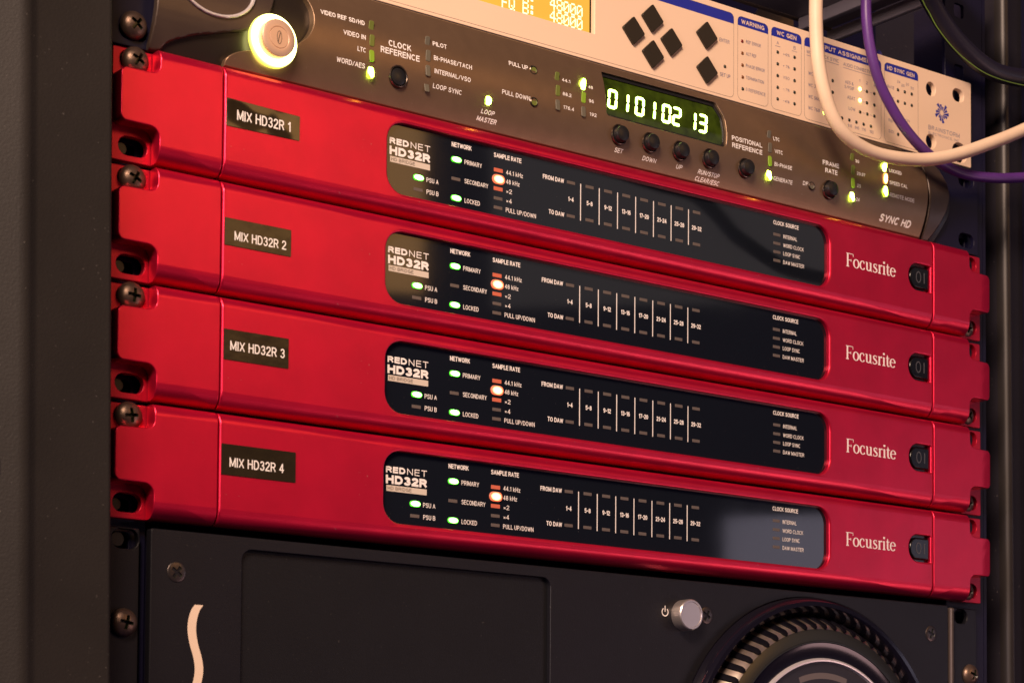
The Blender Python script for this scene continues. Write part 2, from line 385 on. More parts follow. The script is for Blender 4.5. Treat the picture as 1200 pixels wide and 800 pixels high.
# ------------------------------------------------------------------ printing
def A_(cx, cy, rx, ry, a0, a1, n=12): return [(cx + rx * math.cos(math.radians(a0 + (a1 - a0) * i / n)), cy + ry * math.sin(math.radians(a0 + (a1 - a0) * i / n))) for i in range(n + 1)]
def C_(*p): return [tuple(v) for v in catmull(p, 4)]
G = {   # grotesque capitals: (width, straight strokes, curved strokes) on a cell of height 1
 'A': (.66, [[(0, 0), (.33, 1)], [(.33, 1), (.66, 0)], [(.12, .32), (.54, .32)]], []),
 'B': (.58, [[(0, 0), (0, 1)], [(0, 1), (.34, 1)], [(0, .53), (.36, .53)], [(0, 0), (.36, 0)]], [A_(.34, .765, .20, .235, -90, 90), A_(.35, .265, .23, .265, -90, 90)]),
 'C': (.62, [], [A_(.33, .5, .33, .5, 42, 318, 18)]),
 'D': (.60, [[(0, 0), (0, 1)], [(0, 1), (.26, 1)], [(0, 0), (.26, 0)]], [A_(.26, .5, .34, .5, -90, 90, 14)]),
 'E': (.50, [[(0, 0), (0, 1)], [(0, 1), (.5, 1)], [(0, .53), (.46, .53)], [(0, 0), (.5, 0)]], []),
 'F': (.48, [[(0, 0), (0, 1)], [(0, 1), (.48, 1)], [(0, .52), (.43, .52)]], []),
 'G': (.66, [[(.38, .46), (.66, .46)], [(.66, .46), (.66, .04)]], [A_(.33, .5, .33, .5, 42, 330, 18)]),
 'H': (.58, [[(0, 0), (0, 1)], [(.58, 0), (.58, 1)], [(0, .53), (.58, .53)]], []),
 'I': (.0, [[(0, 0), (0, 1)]], []),
 'J': (.42, [[(.42, .28), (.42, 1)]], [A_(.21, .25, .21, .25, 0, -180, 8)]),
 'K': (.60, [[(0, 0), (0, 1)], [(.56, 1), (0, .40)], [(.20, .60), (.60, 0)]], []),
 'L': (.46, [[(0, 0), (0, 1)], [(0, 0), (.46, 0)]], []),
 'M': (.72, [[(0, 0), (0, 1)], [(.72, 0), (.72, 1)], [(0, 1), (.36, .08)], [(.36, .08), (.72, 1)]], []),
 'N': (.58, [[(0, 0), (0, 1)], [(.58, 0), (.58, 1)], [(0, 1), (.58, 0)]], []),
 'O': (.68, [], [A_(.34, .5, .34, .5, 0, 360, 24)]),
 'P': (.54, [[(0, 0), (0, 1)], [(0, 1), (.30, 1)], [(0, .47), (.30, .47)]], [A_(.30, .735, .24, .265, -90, 90)]),
 'Q': (.68, [[(.42, .22), (.68, -.05)]], [A_(.34, .5, .34, .5, 0, 360, 24)]),
 'R': (.58, [[(0, 0), (0, 1)], [(0, 1), (.32, 1)], [(0, .49), (.32, .49)], [(.32, .49), (.58, 0)]], [A_(.32, .745, .23, .255, -90, 90)]),
 'S': (.56, [], [C_((.54, .78), (.47, .93), (.28, 1), (.10, .94), (.03, .77), (.10, .61), (.28, .53), (.46, .44), (.56, .27), (.48, .08), (.28, 0), (.09, .06), (0, .23))]),
 'T': (.56, [[(.28, 0), (.28, 1)], [(0, 1), (.56, 1)]], []),
 'U': (.58, [[(0, .28), (0, 1)], [(.58, .28), (.58, 1)]], [A_(.29, .29, .29, .29, 180, 360, 12)]),
 'V': (.62, [[(0, 1), (.31, 0)], [(.31, 0), (.62, 1)]], []),
 'W': (.88, [[(0, 1), (.22, 0)], [(.22, 0), (.44, .95)], [(.44, .95), (.66, 0)], [(.66, 0), (.88, 1)]], []),
 'X': (.60, [[(0, 0), (.6, 1)], [(0, 1), (.6, 0)]], []),
 'Y': (.60, [[(0, 1), (.3, .45)], [(.6, 1), (.3, .45)], [(.3, .45), (.3, 0)]], []),
 'Z': (.54, [[(0, 1), (.54, 1)], [(.54, 1), (0, 0)], [(0, 0), (.54, 0)]], []),
 '0': (.48, [], [A_(.24, .5, .24, .5, 0, 360, 22)]),
 '1': (.24, [[(.22, 0), (.22, 1)], [(.22, 1), (0, .78)]], []),
 '2': (.48, [[(0, 0), (.5, 0)]], [C_((.01, .72), (.06, .92), (.24, 1), (.42, .93), (.48, .74), (.40, .54), (.16, .27), (.01, .02))]),
 '3': (.48, [], [C_((.02, .80), (.08, .94), (.24, 1), (.40, .93), (.44, .76), (.36, .58), (.20, .53)), C_((.20, .53), (.40, .46), (.48, .27), (.40, .07), (.23, 0), (.06, .06), (0, .22))]),
 '4': (.52, [[(.38, 0), (.38, 1)], [(.38, 1), (0, .27)], [(0, .27), (.52, .27)]], []),
 '5': (.48, [[(.08, 1), (.44, 1)], [(.08, 1), (.04, .52)]], [C_((.04, .52), (.22, .62), (.42, .53), (.48, .32), (.40, .08), (.22, 0), (.06, .06), (0, .20))]),
 '6': (.48, [], [A_(.24, .31, .24, .31, 0, 360, 18), C_((.44, .86), (.36, .97), (.24, 1), (.08, .85), (.0, .55), (.0, .31))]),
 '7': (.46, [[(0, 1), (.46, 1)], [(.46, 1), (.15, 0)]], []),
 '8': (.48, [], [A_(.24, .76, .20, .24, 0, 360, 18), A_(.24, .27, .24, .27, 0, 360, 18)]),
 '9': (.48, [], [A_(.24, .69, .24, .31, 0, 360, 18), C_((.04, .14), (.12, .03), (.24, 0), (.40, .15), (.48, .45), (.48, .69))]),
 '-': (.34, [[(.04, .45), (.30, .45)]], []), '/': (.36, [[(0, 0), (.36, 1)]], []), '.': (.0, [[(0, .0), (0, .03)]], []), ',': (.0, [[(0, -.12), (0, .03)]], []),
 '+': (.40, [[(0, .42), (.4, .42)], [(.2, .2), (.2, .64)]], []), '%': (.62, [[(.08, 0), (.54, 1)]], [A_(.11, .78, .11, .2, 0, 360, 10), A_(.5, .22, .11, .2, 0, 360, 10)]),
 '&': (.60, [[(.60, 0), (.14, .74)]], [C_((.14, .74), (.15, .92), (.28, 1), (.38, .88), (.32, .70), (.10, .45), (.02, .22), (.14, .02), (.34, .02), (.52, .20), (.58, .42))]),
 '×': (.34, [[(0, .12), (.34, .52)], [(0, .52), (.34, .12)]], []), 'k': (.42, [[(0, 0), (0, 1)], [(.38, .68), (0, .25)], [(.16, .42), (.42, 0)]], []), 'z': (.38, [[(0, .66), (.38, .66)], [(.38, .66), (0, 0)], [(0, 0), (.38, 0)]], []),
 ' ': (.10, [], []),
}
class Print:
    """collects flat print on a surface given by yf(x, z)"""
    def __init__(self, yf, eps=0.06): self.V, self.F, self.yf, self.eps, self.k = [], [], yf, eps, 0
    def add(self, V, F):
        n = len(self.V); self.k += 1
        e = self.eps + 0.0011 * (self.k % 37)
        self.V += [(x, z, e) for x, z in V]; self.F += [tuple(i + n for i in f) for f in F]
    def text(self, s, x0, x1, zb, cap, bold=0.0, shear=0.0, centre=False, cond=0.8):
        w = cap * (0.135 + 3.0 * bold)
        gap = 0.29 + 0.5 * bold
        tot = sum(G[c][0] for c in s) + gap * (len(s) - 1)
        sx = cap * cond if x1 is None else (x1 - x0 - w) / tot
        if centre: x0 = x0 - (tot * sx + w) / 2
        h = cap - w
        x = x0 + w / 2
        P = lambda p, ox: (ox + p[0] * sx + shear * (w / 2 + p[1] * h), zb + w / 2 + p[1] * h)
        for c in s:
            g_ = G[c]
            for a, b in g_[1]:
                a, b = Vector(P(a, x)), Vector(P(b, x))
                d = (b - a).normalized() * (w / 2)
                diag = abs(d.x) > 0.05 * w and abs(d.y) > 0.05 * w
                e = d * (0.55 if diag else 1.0); nn = Vector((-d.y, d.x)) * (0.9 if diag else 1)
                self.poly([tuple(a - e - nn), tuple(b + e - nn), tuple(b + e + nn), tuple(a - e + nn)])
            for arc in g_[2]: self.ribbon([P(p, x) for p in arc], w)
            x += (g_[0] + gap) * sx
    def poly(self, pts): self.add(list(pts), [tuple(range(len(pts)))])
    def rect(self, x0, x1, z0, z1): self.poly([(x0, z0), (x1, z0), (x1, z1), (x0, z1)])
    def ribbon(self, pts, w, closed=False):
        P = [Vector(p[:2]) for p in pts]; W = [p[2] if len(p) > 2 else w for p in pts]
        V, F = [], []; k = len(P)
        for i, p in enumerate(P):
            a = P[i - 1] if (i or closed) else p; b = P[(i + 1) % k] if (closed or i < k - 1) else p
            t = (b - a).normalized(); nrm = Vector((-t.y, t.x)) * W[i] / 2
            V += [tuple(p + nrm), tuple(p - nrm)]
        for i in range(k if closed else k - 1):
            j = (i + 1) % k
            F.append((2 * i, 2 * i + 1, 2 * j + 1, 2 * j))
        self.add(V, F)
    def build(self, name, material, parent, stuff=True):
        me = bpy.data.meshes.new('m')
        me.from_pydata([(x, self.yf(x, z) - e, z) for x, z, e in self.V], [], self.F)
        me.update()
        bm = bmesh.new(); bm.from_mesh(me)
        for f in bm.faces:
            if f.normal.y > 0: f.normal_flip()
        bm.to_mesh(me); bm.free()
        o = link(name, me, material, parent)
        if stuff and self.k > 3: o['kind'] = 'stuff'
        return o

# ------------------------------------------------------------------ screws
def make_screw_mesh(mm, r=5.4, h=3.4, cross=3.1):
    prof = [(0.0, -h)] + [(r * math.sin(a * PI / 180), -h * math.cos(a * PI / 180)) for a in range(12, 86, 9)] + [(r, 0.0), (r * 0.97, 0.8), (2.6, 0.8), (2.6, 7.0), (0.0, 7.0)]
    head = lathe(prof, 0, 0, 36); head.materials.append(mm)
    cut = []
    for k in range(2):
        bm = bmesh.new()
        w0, w1 = cross, cross * 0.45
        t0, t1 = 0.72, 0.5
        vs = []
        for y, ww, tt in ((-h - 1, w0 * 1.2, t0), (-h + 2.3, w1, t1)):
            vs += [bm.verts.new((sx * (ww if k == 0 else tt), y, sz * (tt if k == 0 else ww))) for sx, sz in ((-1, -1), (1, -1), (1, 1), (-1, 1))]
        bm.faces.new(vs[:4]); bm.faces.new(vs[4:][::-1])
        for i in range(4): bm.faces.new((vs[i], vs[(i + 1) % 4], vs[4 + (i + 1) % 4], vs[4 + i]))
        cm = from_bm(bm); cm.materials.append(M['dot']); cut.append(cm)  # shade inside the cross recess put into a dark material
    me = boolean(head, cut)
    me.transform(Matrix.Scale(S, 4))
    return me
SCREW = make_screw_mesh(M['screw'])
FLAT = make_screw_mesh(M['screw_steel'], 3.9, 0.45, 2.6)
def screw(x, y, z, parent, rot=0.5, me=None, name='rack_screw'):
    o = link(name, me or SCREW, None, parent, pos=(x, y, z))
    o.rotation_euler = (0, rot, 0)
    return o

# ================================================================== RACK STRUCTURE
def struct(name, me, material): return tag(link(name, me, material), kind='structure')
struct('back_wall', box(-330, 420, 620, 630, -420, 520), M['rackdark'])
struct('side_wall', box(292, 300, 16, 619, -420, 520), M['rackdark'])
struct('side_wall', box(-330, -322, 16, 619, -420, 520), M['rackdark'])

# left post: a folded sheet-steel upright in front of the rack ears
def post_mesh(prof, z0, z1, lean):
    bm = bmesh.new(); rows = []
    for k in range(9):
        z = z0 + (z1 - z0) * k / 8
        rows.append([bm.verts.new((x + lean * (z - 0), y, z)) for x, y in prof])
    n = len(prof)
    for a, b in zip(rows, rows[1:]):
        for i in range(n): bm.faces.new((a[i], a[(i + 1) % n], b[(i + 1) % n], b[i]))
    bm.faces.new(rows[0][::-1]); bm.faces.new(rows[-1])
    return from_bm(bm, 40)
def arcpts(cx, cy, r, a0, a1, n=6): return [(cx + r * math.cos(math.radians(a0 + (a1 - a0) * i / n)), cy + r * math.sin(math.radians(a0 + (a1 - a0) * i / n))) for i in range(n + 1)]
lp = thing('rack_post', 'wide dark grey steel upright along the left edge, with dusty textured paint', 'rack post', (-275, -10, -420))
prof = [(-255.6, 14), (-255.6, -23.2)] + arcpts(-257.6, -23.0, 2, 0, -90, 5) + [(-284.0, -25.0), (-285.6, -25.5), (-287.2, -26.4), (-288.8, -27.1), (-290.4, -27.0), (-292.0, -26.6), (-293.6, -25.9), (-340, -13), (-340, 14)]
link('upright', post_mesh(prof, -420, 520, -0.0135), M['post'], lp)
link('bolt_hole', lathe([(0, -1.2), (3.0, -1.2), (3.6, 0.4), (3.9, 0.6)], 0, 0, 20), M['black'], lp).location = Vector((-297.6, -24.0, -80)) * S - WPOS[lp]

rp = thing('rack_post', 'dark steel upright at the right edge with a pale rounded corner', 'rack post', (285, 20, -420))
prof = [(276, 110), (274.6, 24), (275.0, 20.6), (276.2, 18.8), (277.8, 18.0), (279.4, 18.4), (280.6, 19.2), (340, 32), (340, 110)]
link('upright', post_mesh(prof, -420, 520, -0.0095), mat('slate_grey_paint', (0.016, 0.014, 0.022), 0, 0.5, noise=(15, 0.12), bump=0.25, bscale=900, speck=0.3), rp)
link('bevel_strip', post_mesh([(274.45, 24), (274.85, 20.5), (276.1, 18.6), (277.8, 17.8), (278.6, 17.95), (276.4, 18.9), (275.2, 20.7), (274.8, 24)], -420, 520, -0.0095), mat('painted_edge_highlight', (0.020, 0.017, 0.018), 0.1, 0.42, noise=(30, 0.2)), rp)  # lit corner painted as a paler strip over the upright

# mounting rails behind the rack ears
for sx, side in ((-1, 'left'), (1, 'right')):
    t = thing('rack_rail', 'black steel mounting rail behind the %s ends of the stacked units' % side, 'rack rail', (sx * 236, 16, -420))
    holes = []
    for k in range(-7, 5):
        base = 88.0 + 44.45 * k
        for d in (6.35, 22.2, 38.1): holes.append(rect(sx * 232.5 - 3.6, sx * 232.5 + 3.6, base - d - 3.6, base - d + 3.6, 1.5, 3))
    lo, hi = (222, 250)
    link('rail_face', plate([rect(min(sx * lo, sx * hi), max(sx * lo, sx * hi), -230, 232)] + holes, 13.2, 15.2, 0.2), M['rackdark'], t)
    link('rail_side', box(*sorted((sx * 250.2, sx * 252.4)), 13.2, 60, -230, 232), M['rackdark'], t)

# ================================================================== RED UNITS
TOP, BOT = 87.9, 44.95          # unit 1
def prof_red(x, z):
    dt, db = max(TOP - z, 0), max(z - BOT, 0)
    y = 0.0
    if dt < 4.6: q = (4.6 - dt) / 4.6; y += 3.4 * (1 - math.sqrt(1 - q * q * 0.97))
    if db < 6.4: q = (6.4 - db) / 6.4; y += 5.4 * (1 - math.sqrt(1 - q * q * 0.97))
    return y
CUTS = [BOT + d for d in (0.1, 0.3, 0.6, 1.0, 1.5, 2.1, 2.8, 3.6, 4.4, 5.2, 6.0, 6.5)] + [TOP - d for d in (0.1, 0.3, 0.6, 1.0, 1.5, 2.1, 2.8, 3.5, 4.1, 4.7)]
U = thing('rack_unit', 'topmost of four red rack units, black sticker ending in 1, under the bronze unit', 'audio unit', (0, 8, BOT), 'red rack units stacked one above another')
body = plate([rect(-198.0, 198.0, BOT, TOP, 0.4, 2), rect(-123.6, 126.8, 52.9, 82.0, 8.0, 8), rpoly([(181.0, 61.4), (196.6, 61.4), (196.6, 74.6), (181.0, 74.6)], [6.4, 0.6, 0.6, 6.4], 8)],
             0, 7.0, 0.95, prof_red, CUTS)
link('front_panel', body, M['red'], U)
def ear(sx):
    P = [(198.7, TOP), (225.2, TOP), (225.2, 76.9 if sx > 0 else 78.1), (241.2, 76.9 if sx > 0 else 78.1), (241.2, 57.9), (225.2, 57.9), (225.2, BOT), (198.7, BOT)]
    Rr = [0.3, 0.3, 3.4, 2.6, 2.6, 4.0, 0.3, 0.3]
    L = rpoly([(sx * a, b) for a, b in P], Rr, 6)
    def dsp(x, z):
        e = 0
        if sx > 0 and x > 232: e = 0.012 * (x - 232) ** 2          # the outer end of the right cap curves back
        return prof_red(x, z) + min(e, 4)
    return plate([L], 0, 7.0, 0.45, dsp, CUTS, xcuts=[233, 235, 237, 239, 240.3] if sx > 0 else ())
link('end_cap', ear(-1), M['red'], U)
link('end_cap', ear(1), M['red'], U)
slots = [slot(sx * 232.5, zz, 11.8, 7.2) for sx in (-1, 1) for zz in (83.4, 51.0)]
for sx in (-1, 1):
    sl = [p for p in slots if p[0][0] * sx > 0]
    link('mounting_plate', plate([rect(*sorted((sx * 221, sx * 241.2)), BOT + 0.1, TOP - 0.1, 0.6, 2)] + sl, 7.4, 10.4, 0.25), M['red_plate'], U)
link('chassis', box(-218, 218, 10.7, 330, BOT + 0.9, TOP - 0.9), M['rackdark'], U)
screw(-232.5, 6.6, 83.2, U, 0.55)
screw(231.8, 9.4, 50.4, U, 0.2)
# dim threaded pins seen in the empty slots
link('slot_pin', lathe([(0, 10.8), (2.2, 10.8), (2.6, 11.3), (2.6, 13)], -235.6, 50.6, 20), M['button'], U)

GY = 2.4
def g(x, z): return (x + (x + 590) * GY / 708, z + (z + 198) * GY / 708 - 0.03)
win = link('display_window', plate([rect(-124.2, 127.4, 52.3, 82.6, 8.4, 8)], GY, GY + 2.0, 0.0), M['glass'], U)
pr = Print(lambda x, z: GY)
def gt(s, x0, x1, z, cap, bold=0.0, **k):
    a = g(x0, z); b = g(x1, z) if x1 is not None else (None, 0)
    pr.text(s, a[0], b[0], a[1], cap, bold, **k)
gt('RED', -122.9, -113.6, 72.4, 2.6, 0.045)
gt('NET', -112.7, -103.1, 72.4, 2.6, 0.0)
gt('HD32R', -122.9, -103.0, 68.0, 3.5, 0.05)
for s, a, b, z, c, bo in (('NETWORK', -92.4, -82.3, 77.2, 1.95, .017), ('PRIMARY', -85.9, -77, 71.0, 1.9, 0), ('SECONDARY', -85.8, -73.7, 63.1, 1.9, 0), ('LOCKED', -85.7, -77.9, 55.0, 1.9, 0),
                          ('SAMPLE RATE', -70.9, -56.5, 77.0, 1.95, .017), ('44.1 kHz', -64.5, -55.7, 70.8, 1.9, 0), ('48 kHz', -64.5, -57.4, 66.9, 1.9, 0), ('×2', -64.3, -61.4, 62.9, 1.9, 0),
                          ('×4', -64.3, -61.4, 58.9, 1.9, 0), ('PULL UP/DOWN', -64.5, -48.6, 54.9, 1.9, 0), ('PSU A', -104.8, -98.8, 60.0, 1.9, 0), ('PSU B', -104.7, -98.8, 55.1, 1.9, 0),
                          ('FROM DAW', -45.1, -33.6, 72.8, 1.95, .017), ('TO DAW', -41.8, -33.4, 58.3, 1.95, .017), ('CLOCK SOURCE', 89.5, 105.8, 76.9, 1.95, .017),
                          ('INTERNAL', 95.9, 104.8, 71.3, 1.8, 0), ('WORD CLOCK', 95.9, 109.1, 67.2, 1.8, 0), ('LOOP SYNC', 95.9, 106.9, 63.3, 1.8, 0), ('DAW MASTER', 95.9, 109.4, 59.3, 1.8, 0)):
    gt(s, a, b, z, c, bo)
for i, s in enumerate(('1-4', '5-8', '9-12', '13-16', '17-20', '21-24', '25-28', '29-32')):
    c = g(-29.8 + 10.28 * i, 65.6)
    pr.text(s, c[0], None, c[1], 2.0, 0.02, centre=True, cond=0.78)
for i in range(7):
    a, b = g(-24.52 + 10.298 * i, 58.3), g(-24.52 + 10.298 * i, 74.3)
    pr.rect(a[0] - 0.24, a[0] + 0.24, a[1], b[1])
pr.build('lettering', M['print'], win)
pr = Print(lambda x, z: GY)
a, b = g(-122.6, 65.0), g(-103.1, 67.4)
pr.rect(a[0], b[0], a[1], b[1]); pr.build('name_bar', M['print_dim'], win)
pr = Print(lambda x, z: GY, 0.10)
gt('HD BRIDGE', -122.0, -110.6, 65.55, 1.35, 0); pr.build('bar_lettering', M['dark_print'], win)

def led_mesh(wd, ht, dep=0.5, r=0.45, mm='led_off'):
    me = plate([rect(-wd / 2, wd / 2, -ht / 2, ht / 2, r, 3)], -dep, 0.1, min(0.22, dep * 0.5))
    me.transform(Matrix.Scale(S, 4)); me.materials.append(M[mm]); return me
L_OFF = led_mesh(4.4, 1.35, 0.10, 0.15)
L_DIM = led_mesh(4.6, 1.6, 0.10, 0.15, 'led_orange_spill')
L_GRN = led_mesh(5.0, 2.3, 0.55, 1.0, 'led_green')
L_RED = led_mesh(6.5, 4.0, 0.60, 1.9, 'led_red')  # widened so that the painted halo shows around the core
def gled(x, z, me, lab=None):
    c = g(x, z); o = link('led', me, None, win, pos=(c[0], GY - 0.02, c[1]))
    if lab: o['label'] = lab
    return o
gled(-108.8, 61.0, L_GRN, 'lit green led'); gled(-108.8, 56.1, L_OFF)
gled(-90.1, 72.0, L_GRN, 'lit green led'); gled(-90.1, 64.0, L_OFF); gled(-90.1, 56.0, L_GRN, 'lit green led')
gled(-68.5, 71.75, L_DIM); gled(-68.5, 67.85, L_RED, 'lit orange-red led'); gled(-68.5, 63.9, L_DIM); gled(-68.5, 59.85, L_OFF); gled(-68.5, 55.95, L_OFF)
for i in range(8):
    for z in (73.75, 59.3): gled(-29.8 + 10.28 * i, z, L_OFF)
for z in (72.3, 68.2, 64.2, 60.2): gled(91.9, z, L_OFF)

# serif wordmark, drawn stroke by stroke (thick stems, thin joins, bracketed feet)
def wordmark(pr, X0, zb, W, CAP):
    xh = 0.66
    def st(ox, sc, strokes):
        for s in strokes: pr.ribbon([(X0 + (ox + p[0]) * W, zb + p[1] * CAP, p[2] * CAP) for p in s], 0)
    TH, TN = 0.155, 0.06
    def stem(x, y0, y1, foot=True, flag=True):
        r = [[(x, y0, TH), (x, y1, TH)]]
        if foot: r.append([(x - 0.115 * 1, y0 + 0.02, 0.045), (x + 0.115, y0 + 0.02, 0.045)]); r.append([(x, y0 + 0.02, TH + 0.16), (x, y0 + 0.09, TH)])
        if flag: r.append([(x - 0.10, y1 - 0.06, 0.05), (x, y1 - 0.015, 0.07)])
        return r
    def arc(cx, cy, rx, ry, a0, a1, w0=TN, w1=TH, n=18):
        out = []
        for i in range(n + 1):
            a = math.radians(a0 + (a1 - a0) * i / n)
            out.append((cx + rx * math.cos(a), cy + ry * math.sin(a), w0 + (w1 - w0) * abs(math.cos(a)) ** 1.5))
        return out
    k = 1.0
    # F
    st(0.0, 1, stem(0.14, 0, 0.98, True, False) + [[(0.02, 0.975, 0.045), (0.60, 0.975, 0.045)], [(0.585, 0.99, 0.03), (0.60, 0.78, 0.055)], [(0.14, 0.50, 0.05), (0.42, 0.50, 0.05)], [(0.42, 0.60, 0.045), (0.42, 0.40, 0.045)]])
    st(0.60, 1, [arc(0.25, xh / 2, 0.205, xh / 2 - 0.02, 0, 360, 0.05, 0.15, 28)])
    st(1.13, 1, [arc(0.25, xh / 2, 0.20, xh / 2 - 0.02, 50, 325, 0.05, 0.15, 22), [(0.36, 0.55, 0.12), (0.385, 0.47, 0.08)]])
    st(1.62, 1, [[(0.13, xh - 0.02, TH), (0.13, 0.2, TH)], [(0.02, xh - 0.03, 0.05), (0.13, xh - 0.02, 0.06)], arc(0.27, 0.19, 0.145, 0.155, 180, 310, 0.07, 0.14, 10), [(0.44, xh - 0.02, TH), (0.44, 0.03, TH)], [(0.33, xh - 0.03, 0.05), (0.44, xh - 0.02, 0.06)], [(0.44, 0.03, 0.06), (0.55, 0.03, 0.05)], [(0.34, 0.12, 0.05), (0.44, 0.22, 0.05)]])
    st(2.21, 1, [[(0.36, 0.60, 0.05), (0.29, 0.635, 0.06), (0.19, 0.625, 0.08), (0.11, 0.55, 0.12), (0.13, 0.44, 0.14), (0.24, 0.345, 0.15), (0.36, 0.25, 0.14), (0.385, 0.14, 0.12), (0.29, 0.04, 0.08), (0.17, 0.02, 0.06), (0.07, 0.07, 0.05)], [(0.355, 0.66, 0.04), (0.365, 0.48, 0.04)], [(0.07, 0.0, 0.04), (0.06, 0.19, 0.04)]])
    st(2.68, 1, stem(0.13, 0, xh - 0.01) + [[(0.15, 0.46, 0.05), (0.22, 0.60, 0.07), (0.31, 0.63, 0.10), (0.35, 0.57, 0.12)]])
    st(3.07, 1, stem(0.13, 0, xh - 0.01) + [[(0.13 - 0.075, 0.89, 0.15), (0.13 + 0.075, 0.89, 0.15)]])
    st(3.35, 1, [[(0.15, 0.86, 0.04), (0.15, 0.66, TH), (0.15, 0.16, TH), (0.18, 0.06, 0.12), (0.27, 0.03, 0.07), (0.35, 0.08, 0.05)], [(0.02, xh - 0.03, 0.05), (0.33, xh - 0.03, 0.05)]])
    st(3.70, 1, [arc(0.25, xh / 2, 0.20, xh / 2 - 0.02, 5, 325, 0.05, 0.15, 24), [(0.08, 0.38, 0.05), (0.44, 0.38, 0.05)]])
pw = Print(lambda x, z: 0.0)
wordmark(pw, 137.2, 65.1, 34.0 / 4.18, 6.5)
pw.build('wordmark', M['print_red'], U)

# on/off rocker in a D-shaped recess
sw = link('power_switch', plate([rpoly([(182.4, 62.6), (196.2, 62.6), (196.2, 73.4), (182.4, 73.4)], [5.3, 0.6, 0.6, 5.3], 8)], 1.0, 6.9, 0.9), M['void2'], U)
link('switch_surround', plate([rpoly([(180.4, 60.8), (197.0, 60.8), (197.0, 75.2), (180.4, 75.2)], [6.6, 0.6, 0.6, 6.6], 8)], 2.6, 6.8, 0), M['void2'], U)
ps = Print(lambda x, z: 0.98)
ps.ribbon([(188.6 + 1.6 * math.cos(a), 68.2 + 2.6 * math.sin(a)) for a in [i * PI / 10 for i in range(20)]], 0.55, True)
ps.rect(192.3, 193.0, 65.6, 70.8)
ps.build('switch_mark', mat('grey_switch_mark', (0.075, 0.075, 0.085), 0, 0.4), sw)

units = [U]
LBL = ['second red rack unit from the top, with black sticker ending in 2', 'third red rack unit from the top, with black sticker ending in 3',
       'lowest of four red rack units, black sticker ending in 4, above the black chassis']
for k in (1, 2, 3):
    c = copy_tree(U, (0, 0, -44.45 * k)); c['label'] = LBL[k - 1]
    for ch in c.children:
        if ch.name.startswith('rack_screw'): ch.rotation_euler = (0, random.uniform(0, 1.5), 0); ch.location += Vector((random.uniform(-.3, .3), random.uniform(-.25, .25), random.uniform(-.3, .3))) * S
    c.location += Vector((random.uniform(-.25, .25), random.uniform(-.2, .2), 0)) * S
    units.append(c)
# tape stickers: each cut to its own length and stuck on its own way
ST = [((-197.4, -165.0, 64.4, 75.2), -1.0, (-192.8, -169.1, 67.4, 3.9)), ((-197.3, -168.0, 18.6, 29.1), -1.8, (-193.0, -170.3, 20.9, 3.5)),
      ((-197.3, -168.8, -25.2, -13.5), 1.0, (-194.5, -170.6, -21.4, 3.6)), ((-197.4, -164.8, -69.1, -57.3), 1.0, (-193.9, -170.1, -65.9, 3.6))]
for k, ((x0, x1, z0, z1), tilt, (tx0, tx1, tz, cap)) in enumerate(ST):
    sh = 0.0
    L = [(x0, z0), (x1, z0 + (0.3 if k else 0.4)), (x1 + 0.1, z1 - 0.8), (x0, z1)]
    if k: L = [(x0, z0), (x1, z0), (x1, z1), (x0, z1)]
    pl = plate([rpoly(L, 0.3, 2)], -0.30, -0.02, 0.06)
    st = link('tape_sticker', pl, M['sticker_wrinkled'] if k == 0 else M['sticker'], units[k])
    pt = Print(lambda x, z: -0.31, 0.03)
    pt.text('MIX HD32R %d' % (k + 1), tx0, tx1, tz, cap, 0.0)
    pt.build('sticker_lettering', M['sticker_text'], st)

# ================================================================== BRONZE UNIT ON TOP
def yb(x, z): return 0.6 + 0.0105 * (z - 109.5) ** 2
BZ0, BZ1 = 88.9, 131.4
B = thing('rack_unit', 'bronze rack unit with curved front, green digits and glowing round button', 'sync unit', (0, 8, 88.9))
left = [(-195.9, 89.0), (-195.5, 91.6), (-193.2, 93.9), (-189.5, 95.7), (-185.0, 96.9), (-178.0, 98.2), (-170.0, 100.6), (-164.8, 104.0), (-161.0, 107.6), (-158.8, 112.0), (-158.3, 116.0), (-159.2, 120.4), (-162.0, 124.4), (-166.6, 127.6), (-172, 129.6), (-180.0, 131.4)]
left = [tuple(p) for p in catmull([(a, b) for a, b in left], 4)]
right = [(181.5, 131.4), (188.2, 128.6), (192.4, 124.8), (194.8, 119.8), (195.6, 114.5), (195.5, 108.5), (195.0, 102.4), (194.3, 95.6), (193.6, 89.0)]
right = [tuple(p) for p in catmull(right, 4)]
dispo = rpoly([(-9.9, 127.6), (-9.6, 107.6), (60.6, 107.2), (61.2, 114), (60.8, 121.4), (57.2, 128.2)], [0.5, 1.6, 2.0, 6, 5, 2.4], 5)
BTN = [(-118.0, 100.9), (-1.8, 100.6), (15.9, 100.6), (33.6, 100.4), (51.4, 100.4), (73.4, 100.3), (127.6, 100.3)]
holes = [dispo] + [circ(x, z, 4.25, 28) for x, z in BTN]
outline = left + right          # up the left curve, across the top, down the right curve
fp = plate([outline] + holes, 0.0, 4.6, 0.5, yb, BC)
link('faceplate', fp, M['brown'], B)
